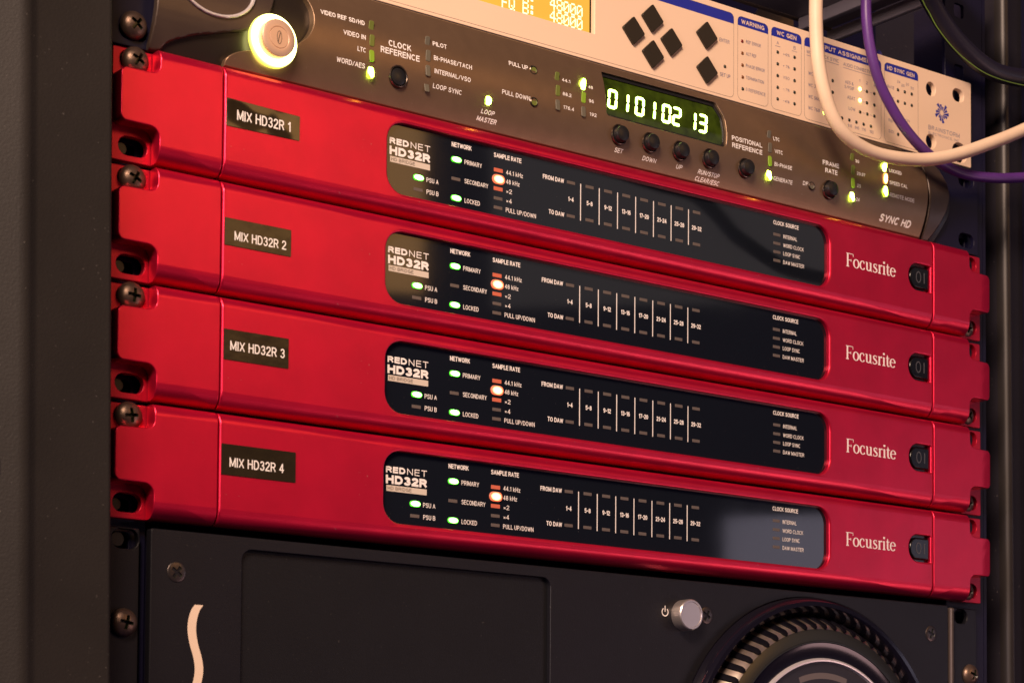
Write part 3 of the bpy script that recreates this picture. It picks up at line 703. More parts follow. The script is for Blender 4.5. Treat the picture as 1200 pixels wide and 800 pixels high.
# recessed channel behind the faceplate, its shade painted as near-black
link('channel_panel', plate([rpoly([(-224.8, 88.95), (206.0, 88.95), (214.6, 104), (215.2, 114), (210.5, 126.5), (203, 131.3), (-224.8, 131.3)], [0.5, 3, 8, 6, 8, 2, 2], 6)], 4.0, 7.2, 0.5, lambda x, z: 0.0105 * (z - 109.5) ** 2 * 0.8, BC), M['channel'], B)
wing = [(-227.0, 89.0), (-222.6, 89.2), (-221.0, 91.6), (-218.0, 93.8), (-213.7, 95.8), (-207.5, 98.2), (-200.7, 100.1), (-194.0, 102.2), (-187.9, 104.0), (-182, 107.5), (-178.0, 112.0), (-175.4, 118.0), (-174.6, 124.0), (-174.4, 131.3), (-226.0, 131.3), (-226.4, 120), (-226.0, 108), (-226.6, 97)]
wing = [tuple(p) for p in catmull(wing, 3, True)]
link('end_wing', plate([wing], 1.2, 4.6, 0.9, yb, BC), M['plum'], B)
rend = rpoly([(196.6, 88.95), (201.2, 88.95), (206.9, 97.2), (211.2, 105.6), (213.4, 113.0), (212.2, 119.6), (208.6, 126.0), (202.0, 130.4), (190.5, 131.3), (195.4, 126.8), (197.6, 119.4), (198.2, 110.0), (197.6, 99.0)], [0.4, 0.6, 4, 6, 7, 6, 4, 3, 0.4, 3, 6, 9, 6], 5)
link('end_bezel', plate([rend], 1.4, 4.4, 0.9, yb, BC), M['plum'], B)
link('mounting_plate', plate([rect(-241.2, 241.2, 89.1, 132.6, 0.8, 2), slot(-232.5, 95.4, 11.5, 7.2), slot(-232.5, 126.2, 11.5, 7.2), slot(232.5, 95.4, 11.5, 7.2), slot(232.5, 126.2, 11.5, 7.2)], 8.6, 11.0, 0.3), M['rackdark'], B)
link('chassis', box(-218, 218, 11.2, 330, 90, 132), M['rackdark'], B)
screw(-232.8, 7.8, 97.0, B, 0.7)
# chrome-ringed oval badge
bd = link('badge', plate([circ(-201.2, 119.2, 12.4, 56, 1.32)], 2.0, 4.0, 0.4, yb, BC), M['gloss'], B)
link('badge_rim', plate([circ(-201.2, 119.2, 13.3, 56, 1.30), circ(-201.2, 119.2, 12.1, 56, 1.31)], 0.2, 3.0, 0.45, yb, BC), M['ring_gleam'], bd)
# power button: glowing ring with a silver cap standing proud
pb = link('power_button', lathe([(0, -4.4), (4.0, -4.4), (4.15, -4.15), (4.4, -4.4), (6.6, -4.4), (7.25, -4.0), (7.4, -3.2), (7.4, 0.5), (0, 0.5)], -177.0, 101.8, 48), M['peach'], B)
link('light_ring', lathe([(7.45, -0.6), (9.4, -0.7), (10.0, -0.3), (10.3, 0.5), (10.4, 2.2), (7.45, 2.2)], -176.7, 102.0, 56), M['glow'], pb)
pt = Print(lambda x, z: -4.42, 0.05)
pt.ribbon([(-177.55, 99.7), (-177.2, 101.6), (-176.6, 103.7)], 0.35)
pt.ribbon([(-177.0 + 1.0 * math.cos(a) , 101.8 + 2.5 * math.sin(a)) for a in [i * PI / 12 for i in range(24)]], 0.22, True)
pt.build('button_mark', M['dark_print'], pb)
# display
link('display_surround', plate([rpoly([(-12, 129), (-12, 106), (63, 106), (63, 129)], 1, 3), rpoly([(-8.9, 125.9), (-8.9, 108.6), (59.6, 108.2), (60.0, 114), (59.6, 120.6), (56.2, 126.4)], [0.5, 1.6, 2.0, 6, 5, 2.4], 5)], 1.3, 2.5, 0.2, yb, BC), M['button'], B)
dw = link('clock_display', plate([[(x * 1.0, z) for x, z in rpoly([(-10.6, 128.2), (-10.2, 107.0), (61.4, 106.6), (61.9, 114), (61.5, 121.6), (57.6, 128.8)], [0.5, 1.6, 2.0, 6, 5, 2.4], 5)]], 1.9, 4.0, 0.0, yb, BC), M['disp'], B)
YD = lambda x, z: yb(x, z) + 1.9
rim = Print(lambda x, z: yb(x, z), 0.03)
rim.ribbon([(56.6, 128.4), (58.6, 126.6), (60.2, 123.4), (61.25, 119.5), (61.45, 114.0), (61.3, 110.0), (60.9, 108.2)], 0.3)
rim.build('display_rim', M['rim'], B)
SEG = {'0': 'abcdef', '1': 'bc', '2': 'abged', '3': 'abgcd'}
def seg_poly(kind, x0, z0, wd, ht, t):
    gp = 0.16; h2 = ht / 2
    if kind in 'agd':
        zc = {'a': ht - t / 2, 'g': h2, 'd': t / 2}[kind]
        P = [(t * 0.45, zc), (t * 0.9, zc + t / 2), (wd - t * 0.9, zc + t / 2), (wd - t * 0.45, zc), (wd - t * 0.9, zc - t / 2), (t * 0.9, zc - t / 2)]
    else:
        xc = wd - t / 2 if kind in 'bc' else t / 2
        za, zb = (h2 + gp, ht - t * 0.35) if kind in 'bf' else (t * 0.35, h2 - gp)
        P = [(xc - t / 2, za + t * 0.3), (xc, za), (xc + t / 2, za + t * 0.3), (xc + t / 2, zb - t * 0.3), (xc, zb), (xc - t / 2, zb - t * 0.3)]
    return [(x0 + px + pz * 0.175, z0 + pz) for px, pz in P]
for ch, x0 in zip('01010213', (-8.0, -1.3, 7.6, 14.2, 23.2, 29.3, 38.3, 44.9)):
    pd = Print(YD, 0.2)
    for sgm in SEG[ch]: pd.poly(rpoly(seg_poly(sgm, x0, 111.7, 5.2, 9.0, 1.12), 0.3, 2))
    dg_ = pd.build('digit', M['digit'], dw, False)
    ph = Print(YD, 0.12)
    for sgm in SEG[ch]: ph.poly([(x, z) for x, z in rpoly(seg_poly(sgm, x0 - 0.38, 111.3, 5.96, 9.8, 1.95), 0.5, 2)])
    ph.build('segment_glow', M['digit_glow'], dg_, False)
# LEDs
def bled(x, z, mm, wd=2.3, ht=4.7, dep=0.55):
    key = (mm, wd, ht, dep)
    if key not in BL: BL[key] = led_mesh(wd, ht, dep, min(wd, ht) * 0.3, mm)
    o = link('led', BL[key], None, B, pos=(x, yb(x, z) - 0.02, z))
    o.rotation_euler = (-math.atan(0.021 * (z - 109.5)) * -1, 0, 0)
    return o
BL = {}
for x, col in ((-131.4, ('led_olive', 'led_olive', 'led_olive_spill', 'led_lime')), (-104.1, ('led_grey',) * 4), (-36.8, ('led_olive', 'led_olive', 'led_grey')), (-22.7, ('led_lime', 'led_olive_spill', 'led_grey')),
               (87.9, ('led_grey', 'led_grey', 'led_olive_spill', 'led_lime')), (142.5, ('led_olive', 'led_olive', 'led_olive_spill', 'led_lime')), (164.6, ('led_lime', 'led_amber', 'led_lime'))):
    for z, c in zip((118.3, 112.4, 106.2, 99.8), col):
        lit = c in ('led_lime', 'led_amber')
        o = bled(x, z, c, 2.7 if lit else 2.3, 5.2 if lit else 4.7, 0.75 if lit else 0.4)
        if lit: o['label'] = 'lit amber led' if c == 'led_amber' else 'lit lime green led'
o = link('led', lathe([(0, -0.8), (1.1, -0.7), (1.75, -0.2), (1.9, 0.3)], -73.0, 100.7, 20), M['led_lime'], B)
o.location.y += 0.0013; o['label'] = 'lit lime green led'
for x, z in ((-49.3, 118.8), (-49.4, 104.9), (115.9, 100.0)):
    y = yb(x, z)
    o = link('led_hole', lathe([(0, y - 0.05), (1.35, y - 0.05), (1.5, y - 0.25), (1.85, y - 0.25), (2.0, y + 0.3)], x, z, 24), M['led_olive'] if x < 0 else M['led_grey'], B)
    link('led_hole_rim', lathe([(1.5, y - 0.3), (1.75, y - 0.45), (2.05, y - 0.2), (2.1, y + 0.2)], x, z, 24), M['ring'], o)
# push buttons in their chrome rings
for i, (x, z) in enumerate(BTN):
    y = yb(x, z)
    b = link('push_button', lathe([(0, y - 3.3), (2.2, y - 3.25), (3.2, y - 2.9), (3.6, y - 2.1), (3.7, y + 2.5)] if i else [(0, y - 0.9), (2.2, y - 0.8), (3.4, y - 0.4), (3.7, y + 0.3), (3.8, y + 2.5)], x, z, 32), M['button'], B)
    link('button_ring', lathe([(3.75, y + 1.8), (3.8, y - 0.3), (4.0, y - 0.5), (4.35, y - 0.35), (4.6, y + 0.2), (4.6, y + 0.5)], x, z, 36), M['ring'], b)
# lettering
pb_ = Print(yb, 0.07)
for s, a, b, z, c, bo, shr in (('VIDEO REF SD/HD', -155.0, -134.4, 118.0, 1.95, .012, 0), ('VIDEO IN', -144.8, -134.3, 112.0, 1.95, .012, 0), ('LTC', -138.2, -134.2, 106.8, 1.9, .012, 0), ('WORD/AES', -147.5, -134.2, 100.5, 2.0, .012, 0),
                               ('CLOCK', -123.3, -112.3, 112.2, 2.6, .015, 0), ('REFERENCE', -127.2, -108.3, 108.8, 2.5, .015, 0), ('PILOT', -101.3, -94.3, 117.5, 1.9, .012, 0), ('BI-PHASE/TACH', -101.2, -82.0, 111.4, 1.9, .012, 0),
                               ('INTERNAL/VSO', -100.8, -82.6, 106.0, 1.9, .012, 0), ('LOOP SYNC', -101.0, -86.6, 100.0, 1.9, .012, 0), ('LOOP', -75.9, -69.1, 95.1, 1.9, .02, 0.25), ('MASTER', -77.5, -67.4, 92.0, 2.0, .02, 0.25),
                               ('PULL UP', -62.3, -52.2, 118.1, 1.9, .012, 0), ('PULL DOWN', -66.3, -51.6, 104.8, 1.9, .012, 0), ('44.1', -34.0, -29.5, 117.3, 1.5, .015, 0), ('88.2', -34.1, -29.4, 111.0, 1.5, .015, 0), ('176.4', -33.7, -27.8, 105.3, 1.5, .015, 0),
                               ('48', -19.5, -17.0, 117.3, 1.5, .015, 0), ('96', -19.7, -17.0, 111.0, 1.5, .015, 0), ('192', -19.2, -15.4, 105.3, 1.5, .015, 0), ('SET', -3.3, 1.3, 93.2, 1.9, .012, 0.2), ('DOWN', 12.8, 20.7, 92.7, 1.9, .012, 0.2),
                               ('UP', 32.6, 36.1, 92.8, 1.9, .012, 0.2), ('RUN/STOP', 45.6, 58.4, 92.9, 2.0, .02, 0.25), ('CLEAR/ESC', 44.7, 59.3, 89.9, 2.0, .02, 0.25), ('POSITIONAL', 64.1, 83.0, 111.3, 2.2, .02, 0), ('REFERENCE', 64.2, 83.0, 108.0, 2.2, .02, 0),
                               ('LTC', 90.6, 94.7, 116.6, 1.8, .012, 0), ('VITC', 91.0, 96.2, 110.6, 1.8, .012, 0), ('BI-PHASE', 91.0, 102.2, 104.6, 1.8, .012, 0), ('GENERATE', 91.2, 103.4, 98.2, 1.8, .012, 0), ('DF', 110.1, 113.4, 99.4, 1.8, .012, 0),
                               ('FRAME', 122.3, 133.2, 111.3, 2.2, .02, 0), ('RATE', 123.9, 132.0, 107.8, 2.2, .02, 0), ('30', 144.8, 147.4, 116.7, 1.6, .012, 0), ('29.97', 145.2, 150.9, 110.6, 1.6, .012, 0), ('25', 145.5, 148.0, 104.8, 1.6, .012, 0), ('24', 145.8, 148.2, 98.4, 1.6, .012, 0),
                               ('LOCKED', 168.2, 176.8, 116.5, 1.8, .012, 0), ('SPEED CAL', 167.8, 180.4, 110.4, 1.8, .012, 0), ('REMOTE MODE', 168.2, 185.4, 104.4, 1.9, .015, 0), ('SYNC HD', 163.2, 185.0, 92.2, 3.6, .03, 0.25)):
    pb_.text(s, a, b, z, c, bo, shr)
pb_.build('lettering', M['print'], B)

# ================================================================== WHITE UNIT ABOVE
WY = 10.0
def q8(x, z): return (x + (x + 590) * (WY - 8) / 716, z + (z + 198) * (WY - 8) / 716)
W = thing('rack_unit', 'off-white flat rack unit at the top with amber screen, diamond keys and blue header bars', 'clock unit', (0, 12, 133))
def q8l(L): return [q8(*p) for p in L]
DI = [(21.8, 159.5), (10.8, 151.4), (33.1, 151.4), (22.2, 143.4), (54.5, 159.4), (54.7, 143.4)]
outl = q8l([(-150, 132.7), (235.6, 132.9), (235.6, 176.6), (-150, 176.6)])
hl = [q8l(rect(-95, -10.6, 145.2, 169, 0.2, 1)), q8l(circ(205.7, 167.3, 3.5)), q8l(slot(226.0, 168.4, 8.4, 6.6)), q8l(circ(205.7, 140.9, 3.6)), q8l(slot(226.9, 139.2, 11.0, 10.0))]
lw = outl[0][0]
outl = [(-241, outl[0][1]), outl[1], outl[2], (-241, outl[3][1])]
link('front_panel', plate([rpoly(outl, 0.6, 2)] + hl, WY, WY + 3.0, 0.3), M['white'], W)
link('chassis', box(-218, 214, WY + 8, 300, 134, 176), M['rackdark'], W)
lc = link('amber_screen', plate([q8l(rect(-96, -12.4, 144, 170))], WY + 1.6, WY + 2.8), M['lcd'], W)
DOT = {'4': ['00010', '00110', '01010', '10010', '11111', '00010', '00010'], '8': ['01110', '10001', '10001', '01110', '10001', '10001', '01110'], '0': ['01110', '10001', '10011', '10101', '11001', '10001', '01110'],
       'F': ['11111', '10000', '10000', '11110', '10000', '10000', '10000'], 'Q': ['01110', '10001', '10001', '10001', '10101', '10010', '01101'], 'B': ['11110', '10001', '10001', '11110', '10001', '10001', '11110'],
       'A': ['01110', '10001', '10001', '11111', '10001', '10001', '10001'], ':': ['00000', '01100', '01100', '00000', '01100', '01100', '00000'], ' ': ['00000'] * 7}
pl_ = Print(lambda x, z: WY + 1.6, 0.05)
for row, (txt, zt) in enumerate((('FQ A:  48000', 156.3), ('FQ B:  48000', 150.7))):
    for i, ch in enumerate(txt):
        for r, line in enumerate(DOT[ch]):
            for c, v in enumerate(line):
                if v == '1':
                    x, z = -61.2 + 3.70 * i + 0.66 * c + 0.9, zt + 0.3 - 0.77 * r
                    a, b = q8(x, z), q8(x + 0.62, z - 0.72)
                    pl_.rect(a[0], b[0], b[1], a[1])
pl_.build('screen_characters', M['lcd_on'], lc)
for x, z in DI:
    c = q8(x, z)
    link('diamond_key', plate([rpoly([(c[0] - 6.4, c[1] + 0.3), (c[0], c[1] - 6.5), (c[0] + 6.5, c[1] - 0.3), (c[0], c[1] + 6.5)], 0.7, 3)], WY - 1.5, WY - 0.02, 0.35), M['diamond'], W)
PB, PF, PL, PW = Print(lambda x, z: WY, 0.05), Print(lambda x, z: WY, 0.05), Print(lambda x, z: WY, 0.05), Print(lambda x, z: WY, 0.09)
def header(x0, x1, z0=169.2, z1=173.6):
    PB.poly(q8l(rpoly([(x0, z0), (x1, z0), (x1, z1), (x0, z1)], [0.05, 0.05, 2.4, 2.4], 5)))
def frame(x0, x1, z0=134.5, z1=173.6):
    L = q8l(rpoly([(x0, z0), (x1, z0), (x1, z1), (x0, z1)], 2.4, 5)); PL.ribbon(L, 0.16, True)
def wt(P, s, x0, x1, z, cap, bo=0.0):
    a = q8(x0, z); b = q8(x1, z); P.text(s, a[0], b[0], a[1], cap, bo)
header(-100, 71.9, 169.0, 173.8); frame(-140, 71.9, 134.3, 173.8)
header(74.4, 93.7); frame(74.4, 93.7); header(95.8, 115.4); frame(95.8, 115.4, 134.6); header(117.4, 169.8); frame(117.4, 169.8, 134.2); header(172.2, 196.2); frame(172.2, 196.2, 134.2)
wt(PW, 'WARNING', 76.6, 91.2, 170.3, 2.1, .02); wt(PW, 'WC GEN', 99.2, 112.0, 170.3, 2.1, .02); wt(PW, 'OUTPUT ASSIGNMENT', 123.0, 164.5, 170.3, 2.1, .02); wt(PW, 'HD SYNC GEN', 174.0, 193.5, 170.3, 2.0, .02)
wt(PF, 'ENTER', 63.0, 69.2, 158.9, 1.7); wt(PF, 'SET UP', 63.4, 69.8, 142.9, 1.7)
for s, x1, z in (('REF ERROR', 89.0, 162.0), ('ALT REF', 86.2, 156.4), ('PHASE ERROR', 91.6, 150.8), ('TERMINATION', 91.0, 145.2), ('0 REFERENCE', 92.0, 139.6)): wt(PF, s, 79.6, x1, z - 0.3, 1.55)
for s, z in (('+4%', 162.0), ('+.1%', 156.4), ('VSO', 150.9), ('-.1%', 145.3), ('-4%', 139.7)): wt(PF, s, 103.4, 107.6, z - 0.6, 1.4)
wt(PF, 'A', 99.2, 100.7, 165.8, 1.6); wt(PF, 'B', 110.2, 111.7, 165.8, 1.6); PF.rect(*[q8(98.2, 0)[0], q8(101.6, 0)[0]], q8(0, 164.8)[1], q8(0, 165.0)[1]); PF.rect(q8(109.2, 0)[0], q8(112.6, 0)[0], q8(0, 164.8)[1], q8(0, 165.0)[1])
wt(PF, 'WORD CLOCK SYNC', 118.8, 140.5, 165.9, 1.7); PF.rect(q8(118.8, 0)[0], q8(140.5, 0)[0], q8(0, 164.9)[1], q8(0, 165.1)[1])
for s, z in (('WC 1&2', 156.0), ('WC 3&4', 150.4), ('WC 5&6', 144.8), ('WC 7&8', 139.3)): wt(PF, s, 120.0, 127.6, z - 0.2, 1.7)
wt(PF, 'AUDIO CONNECTIONS', 143.6, 166.0, 165.4, 1.7); PF.rect(q8(143.6, 0)[0], q8(166.0, 0)[0], q8(0, 164.4)[1], q8(0, 164.6)[1])
wt(PF, 'AES &', 144.8, 150.5, 157.0, 1.6); wt(PF, 'S/PDIF', 144.4, 151.0, 154.6, 1.6); wt(PF, 'ADAT', 146.3, 151.6, 149.8, 1.7); wt(PF, 'LOW', 147.3, 151.8, 144.6, 1.6)
wt(PF, '1', 154.5, 155.2, 159.6, 1.5); wt(PF, '2', 159.3, 160.4, 159.6, 1.5); wt(PF, '4', 164.5, 165.6, 159.6, 1.5)
for s, x in (('88', 147.0), ('96', 151.9), ('176', 156.6), ('192', 162.0)): wt(PF, s, x - 0.4, x + 2.4, 136.2, 1.4)
wt(PF, 'RATE', 174.2, 179.0, 161.2, 1.5); wt(PF, 'OUT', 174.4, 179.0, 155.6, 1.5); wt(PF, 'REF', 175.0, 179.0, 144.6, 1.5); wt(PF, 'SDI', 175.0, 179.0, 139.2, 1.5); wt(PF, 'ON', 187.0, 190.0, 147.0, 1.4)
for k, x in enumerate((181.2, 184.2, 187.4, 190.8)): wt(PF, ('24', '25', '30', '50')[k], x, x + 2.2, 165.2 - 1.2 * (k % 2), 1.3)
for x, z in ((158, 156.2), (163, 156.2), (158, 150.6), (158, 145.1), (163, 145.1)): PF.rect(q8(x - 1.0, 0)[0], q8(x + 0.5, 0)[0], q8(0, z - .06)[1], q8(0, z + .06)[1])
cx, cz = q8(213.6, 156.8)
for i in range(14):
    a = 2 * PI * i / 14 + 0.1
    r0, r1 = 1.3, 5.4 * (0.8 + 0.2 * math.sin(i * 2.1))
    t0, t1, sw_ = 0.10, 0.17, 0.35
    PB.poly([(cx + r0 * math.cos(a - t0), cz + r0 * math.sin(a - t0)), (cx + r1 * math.cos(a - t1 + sw_), cz + r1 * math.sin(a - t1 + sw_)), (cx + r1 * math.cos(a + t1 + sw_), cz + r1 * math.sin(a + t1 + sw_)), (cx + r0 * math.cos(a + t0), cz + r0 * math.sin(a + t0))])
wt(PF, 'BRAINSTORM', 203.7, 226.8, 146.6, 2.2); wt(PF, 'ELECTRONICS, INC', 203.8, 226.4, 144.3, 1.3)
PB.build('blue_headers', M['blue'], W); PF.build('blue_lettering', M['blue_faint'], W); PL.build('hairlines', M['line'], W); PW.build('header_lettering', M['white'], W)
def dotmesh(mm, r=0.85):
    me = lathe([(0, -0.35), (r * 0.7, -0.3), (r, -0.02), (r, 0.05)], 0, 0, 14); me.transform(Matrix.Scale(S, 4)); me.materials.append(M[mm]); return me
DM = {k: dotmesh(k, 1.15 if k == 'dot_lit' else 0.85) for k in ('dot', 'dot_red', 'dot_amber', 'dot_lit')}
dots = [(77.2, 162.1, 'dot_red'), (77.3, 156.5, 'dot_amber'), (77.4, 150.9, 'dot_amber'), (77.5, 145.3, 'dot_amber'), (77.6, 139.8, 'dot'), (66.4, 147.8, 'dot')]
dots += [(x, z, 'dot') for x in (99.9, 110.9) for z in (162.1, 156.5, 150.9, 145.3, 139.8)]
dots += [(136.3, 156.4, 'dot'), (136.3, 150.8, 'dot'), (136.3, 145.2, 'dot'), (130.8, 139.7, 'dot_lit'), (154.9, 156.3, 'dot_lit'), (154.9, 150.7, 'dot_lit')]
dots += [(x, z, 'dot') for x, z in ((159.8, 156.2), (165.0, 156.2), (159.8, 150.6), (165, 150.6), (155.1, 145.1), (160.1, 145.1), (165, 145.1), (142.7, 139.6), (147.6, 139.6), (152.5, 139.6), (157.5, 139.6), (162.6, 139.6),
                                 (181.7, 161.7), (186.6, 161.7), (191.6, 161.7), (181.7, 156), (186.6, 156), (191.6, 156), (181.8, 139.5))]
for x, z, k in dots:
    c = q8(x, z); o = link('led', DM[k], None, W, pos=(c[0], WY - 0.03, c[1]))
    if k != 'dot': o['label'] = {'dot_red': 'dark red led', 'dot_amber': 'dark amber led', 'dot_lit': 'lit lime led'}[k]

# ================================================================== BLACK UNIT BELOW
BY = 5.0
K = thing('rack_unit', 'tall black powder-coated rack chassis at the bottom with cream curved mark and silver button', 'rack chassis', (0, 10, -240))
link('faceplate', plate([rect(-223.8, 214.2, -240, -91.2, 1.0, 3), rect(-185.0, -35.5, -232, -96.0, 4.0, 6), circ(118.5, -178, 84.2, 72)], BY, BY + 4, 0.5), M['slate'], K)
link('inset_panel', plate([rect(-187, -33.5, -234, -94.0, 4.4, 6)], BY + 2.2, BY + 3.9, 0), M['slate2'], K)
link('rack_ear', plate([rect(-241.2, -226.6, -240, -91.4, 0.8, 2), slot(-232.6, -95.6, 11.0, 7.4)], 8.4, 11.0, 0.4), M['slate'], K)
link('rack_ear', plate([rect(219.4, 239.0, -240, -91.4, 0.8, 2), slot(227.3, -95.6, 9.6, 7.0)], 8.4, 11.0, 0.4), M['slate'], K)
link('ear_flange', plate([rect(215.8, 219.0, -240, -92.0, 0.8, 2)], 4.6, 11.4, 1.4), mat('painted_edge_light', (0.10, 0.078, 0.072), 0.2, 0.4, bump=0.1), K)  # light along the ear's edge put into a paler colour
link('chassis', box(-222, 213, 15.0, 400, -240, -93), M['rackdark'], K)
link('slot_pin', lathe([(0, 11.2), (2.6, 11.2), (3.0, 11.8), (3.0, 13)], -234.4, -95.6, 20), M['button'], K)
screw(-233.2, 7.6, -126.9, K, 0.2)
screw(234.0, 8.6, -124.6, K, 0.4)
for x, z in ((-213.0, -106.9), (201.6, -105.9), (53.2, -106.3)): screw(x, BY - 0.05, z, K, random.uniform(0, 1), FLAT, 'countersunk_screw')
btn = link('power_button', lathe([(0, -0.7), (5.6, -0.7), (5.75, -1.0), (6.4, -1.0), (6.8, -0.6), (6.9, -0.2), (6.9, BY)], 39.3, -107.2, 48, 18), M['silver'], K)
pg = Print(lambda x, z: BY)
pg.ribbon([(28.7 + 1.75 * math.cos(math.radians(a)), -106.3 + 1.75 * math.sin(math.radians(a))) for a in range(122, 418, 12)], 0.5)
pg.rect(28.45, 28.95, -106.2, -103.5)
pg.build('power_symbol', M['print'], K)
sm_ = catmull([(-203.4, -118.6), (-205.0, -121.0), (-206.1, -125.0), (-206.2, -129.0), (-205.3, -133.6), (-203.7, -138.4), (-203.0, -143.2), (-203.9, -148.4), (-206.0, -154), (-209.0, -160)], 6)
pm = Print(lambda x, z: BY)
V = []; F = []
pts = [(p.x, p.y) for p in sm_]
a = [(x - 1.8, z) for x, z in pts]; b = [(x + 1.8, z) for x, z in pts]
n = len(pts)
pm.add(a + b, [(i, i + 1, n + i + 1, n + i) for i in range(n - 1)])
pm.build('curved_mark', M['cream'], K)

# round cylindrical computer that looks out through the chassis
CX, CZ = 118.2, -178.0
R_ = thing('cylinder_computer', 'glossy black round computer end with a ring of vent slots, showing through the black chassis', 'computer', (CX, 20, CZ))
link('outer_shell', lathe([(83.9, 10), (83.9, 2.5), (83.2, -0.6), (81.6, -2.4), (79.6, -2.6), (77.6, -0.6), (76.2, 3.5), (75.8, 30)], CX, CZ, 128), M['gloss'], R_)
link('vent_cone', lathe([(76.2, 8.0), (73.5, 2.0), (70.8, -3.4), (68.6, -4.9)], CX, CZ, 128), M['bronze'], R_)
link('satin_collar', lathe([(68.7, -4.95), (66.0, -5.8), (63.2, -6.2), (62.9, -6.0)], CX, CZ, 128), M['satin'], R_)
link('thin_ring', lathe([(63.0, -5.9), (62.85, -6.3), (62.55, -6.3), (62.4, -5.9)], CX, CZ, 128), M['satin'], R_)
link('dished_disc', lathe([(62.2, -5.9), (60.0, -5.4), (56.2, -5.0), (54.4, -4.9)], CX, CZ, 128), M['gloss'], R_)
link('bright_ring', lathe([(55.3, -4.7), (55.0, -6.0), (54.2, -6.5), (53.6, -6.4), (53.1, -5.0)], CX, CZ, 128), M['ring_gleam'], R_)
link('centre_disc', lathe([(53.4, -4.9), (50.5, -4.6), (20, -4.6), (0, -4.6)], CX, CZ, 96), mat('dark_grey_disc', (0.018, 0.016, 0.020), 0.1, 0.35), R_)
pc = Print(lambda x, z: -4.6, 0.05)
rr = 47.0
pc.ribbon([(CX + rr * math.cos(math.radians(a)), CZ + rr * math.sin(math.radians(a))) for a in range(72, 112, 2)], 2.8)
pc.build('arc_label', mat('grey_arc_label', (0.13, 0.11, 0.11), 0, 0.5), R_)
# vent slots: dark rounded fins across the cone, one object each (shared mesh)
bm = bmesh.new()
sec = []
for i, (r, y) in enumerate(((77.0, 8.0), (75.2, 4.0), (72.6, -0.8), (71.0, -3.8), (69.6, -4.9), (68.7, -4.9))):
    wd = (1.75, 1.8, 1.85, 1.8, 1.35, 0.4)[i]
    sec.append([bm.verts.new((-wd, y + 1.2, r)), bm.verts.new((-wd * 0.8, y - 0.55, r)), bm.verts.new((0, y - 0.85, r)), bm.verts.new((wd * 0.8, y - 0.55, r)), bm.verts.new((wd, y + 1.2, r))])
for a, b in zip(sec, sec[1:]):
    for i in range(4): bm.faces.new((a[i], a[i + 1], b[i + 1], b[i]))
bm.faces.new(sec[-1])
fin = from_bm(bm, 50); fin.transform(Matrix.Scale(S, 4)); fin.materials.append(M['void'])
NF = 68
for i in range(NF):
    a = 2 * PI * i / NF
    if math.cos(a) * 75 + CZ < -232 + 20: continue
    o = link('vent_fin', fin, None, R_, pos=(CX, 0, CZ)); o.rotation_euler = (0, a, 0)

# ================================================================== CABLES
def cable(name, pts, r, mt, label): return tag(link(name, tube(pts, r), mt), label, 'cable')
cable('white_cable', [(101, -22, 230), (100.6, -19, 205), (101.3, -16, 183), (102.4, -15, 165), (104.3, -15, 149), (108.7, -15, 136), (115.4, -15, 125.5), (125.6, -15, 119.4), (139.3, -15, 116.6), (155.6, -15, 117.0), (176.4, -15, 120.2), (197.8, -15, 126.8), (222.9, -15, 137.4), (248.8, -15, 149.6), (300, -16, 176)],
      3.2, M['wc'], 'thick white cable looping down over the off-white unit and off to the right')
cable('purple_cable', [(143.5, -10, 240), (142.8, -9, 210), (142.6, -8, 192.5), (143.2, -8, 180.3), (146.1, -8, 167.7), (151.4, -8, 155.2), (158.4, -8, 146.0), (167.9, -8, 137.0), (179.9, -7, 130.4), (193.4, -6, 125.6), (212, -6, 122.6), (234.3, -8, 123.9), (257.2, -8, 128.5), (300, -8, 138)],
      2.55, M['pc'], 'purple cable crossing behind the white one and leaving at the right')
cable('black_cable', [(176, 4, 232), (189, 0, 215), (199.5, 0, 204.5), (209.5, 0, 196.0), (219.5, 0, 190.0), (231.1, 0, 185.1), (246.0, 0, 182.3), (267.2, 0, 184.0), (300, 0, 190)],
      4.6, M['bc'], 'thick black cable curving across the top right corner')
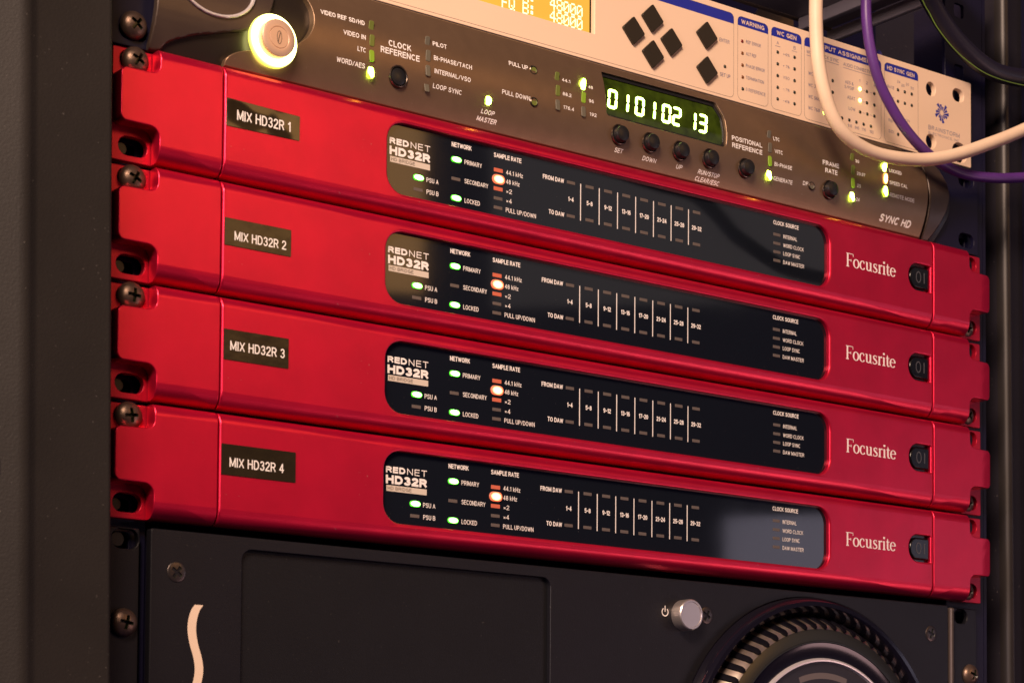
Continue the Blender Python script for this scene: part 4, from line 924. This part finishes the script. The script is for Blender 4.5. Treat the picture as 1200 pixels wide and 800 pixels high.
cable('thin_wire', [(178, -4, 218), (186.5, -4, 204.0), (191.4, -4, 198.8), (197.5, -4, 192.6), (208.7, -4, 185.4), (220.1, -4, 180.8), (236, -4, 177.5), (262, -3, 178.5), (300, -2, 184)],
      0.26, M['lc'], 'thin lime green wire running under the black cable')
cable('navy_cable', [(300, 120, 330), (293, 110, 268), (286, 108, 250), (278, 108, 228), (270, 112, 200), (262, 118, 160), (262, 124, 110)], 5.0, M['nc'], 'dark blue cable hanging in the shadow behind the off-white unit')

cable('navy_cable', [(54.8, -190, 299.6), (114.8, -200.0, 179.6), (138.8, -200.0, 171.0), (163.4, -200.0, 166.2), (194.9, -200.0, 163.4), (222.2, -200.0, 162.5), (239.5, -200.0, 155.1), (254.4, -200.0, 145.1), (268.1, -200.0, 139.8), (283.4, -200.0, 134.7), (297.4, -200.0, 131.3), (323.9, -200.0, 130.4), (354.1, -200.0, 132.6), (414.1, -200, 138.6)], 4.2, M['nc'], 'dark blue cable whose curve is mirrored in the window of the topmost red unit')

# ================================================================== GEAR IN THE BACKGROUND ABOVE
t = thing('equipment_tray', 'blurred grey tray with a pale metal edge, high up behind the purple cable', 'tray', (224, 60, 205))
bmx = bmesh.new()
link('tray_edge', box(221.0, 224.2, -40, 96, 219.5, 226.0, 0.5), M['bar'], t)
link('tray_underside', box(140, 220.8, -40, 92, 226.2, 228.5, 0.3), mat('grey_tray_steel', (0.30, 0.26, 0.28), 0.2, 0.5), t)
link('tray_rib', box(196, 200, -40, 92, 219.5, 226.0, 0.3), M['bar'], t)
link('tray_rear_lip', box(130, 221.8, 92.2, 95.8, 226.0, 262, 0.3), M['tan'], t)
tag(link('rear_upright', box(317, 330, 180, 192, -100, 420, 1.0), mat('grey_green_steel', (0.09, 0.09, 0.09), 0.2, 0.5)), 'dim grey upright in the depth of the rack, above the off-white unit', 'rack post')
t = thing('cable_bracket', 'small tan metal bracket just visible above the off-white unit', 'bracket', (210, 130, 236))
link('bracket_plate', plate([rpoly([(182, 222), (222, 222), (222, 262), (205, 252)], 2, 3)], 122, 124, 0.3), M['tan'], t)
link('bracket_foot', box(182, 222, 124.2, 140, 220, 222, 0.3), M['tan'], t)
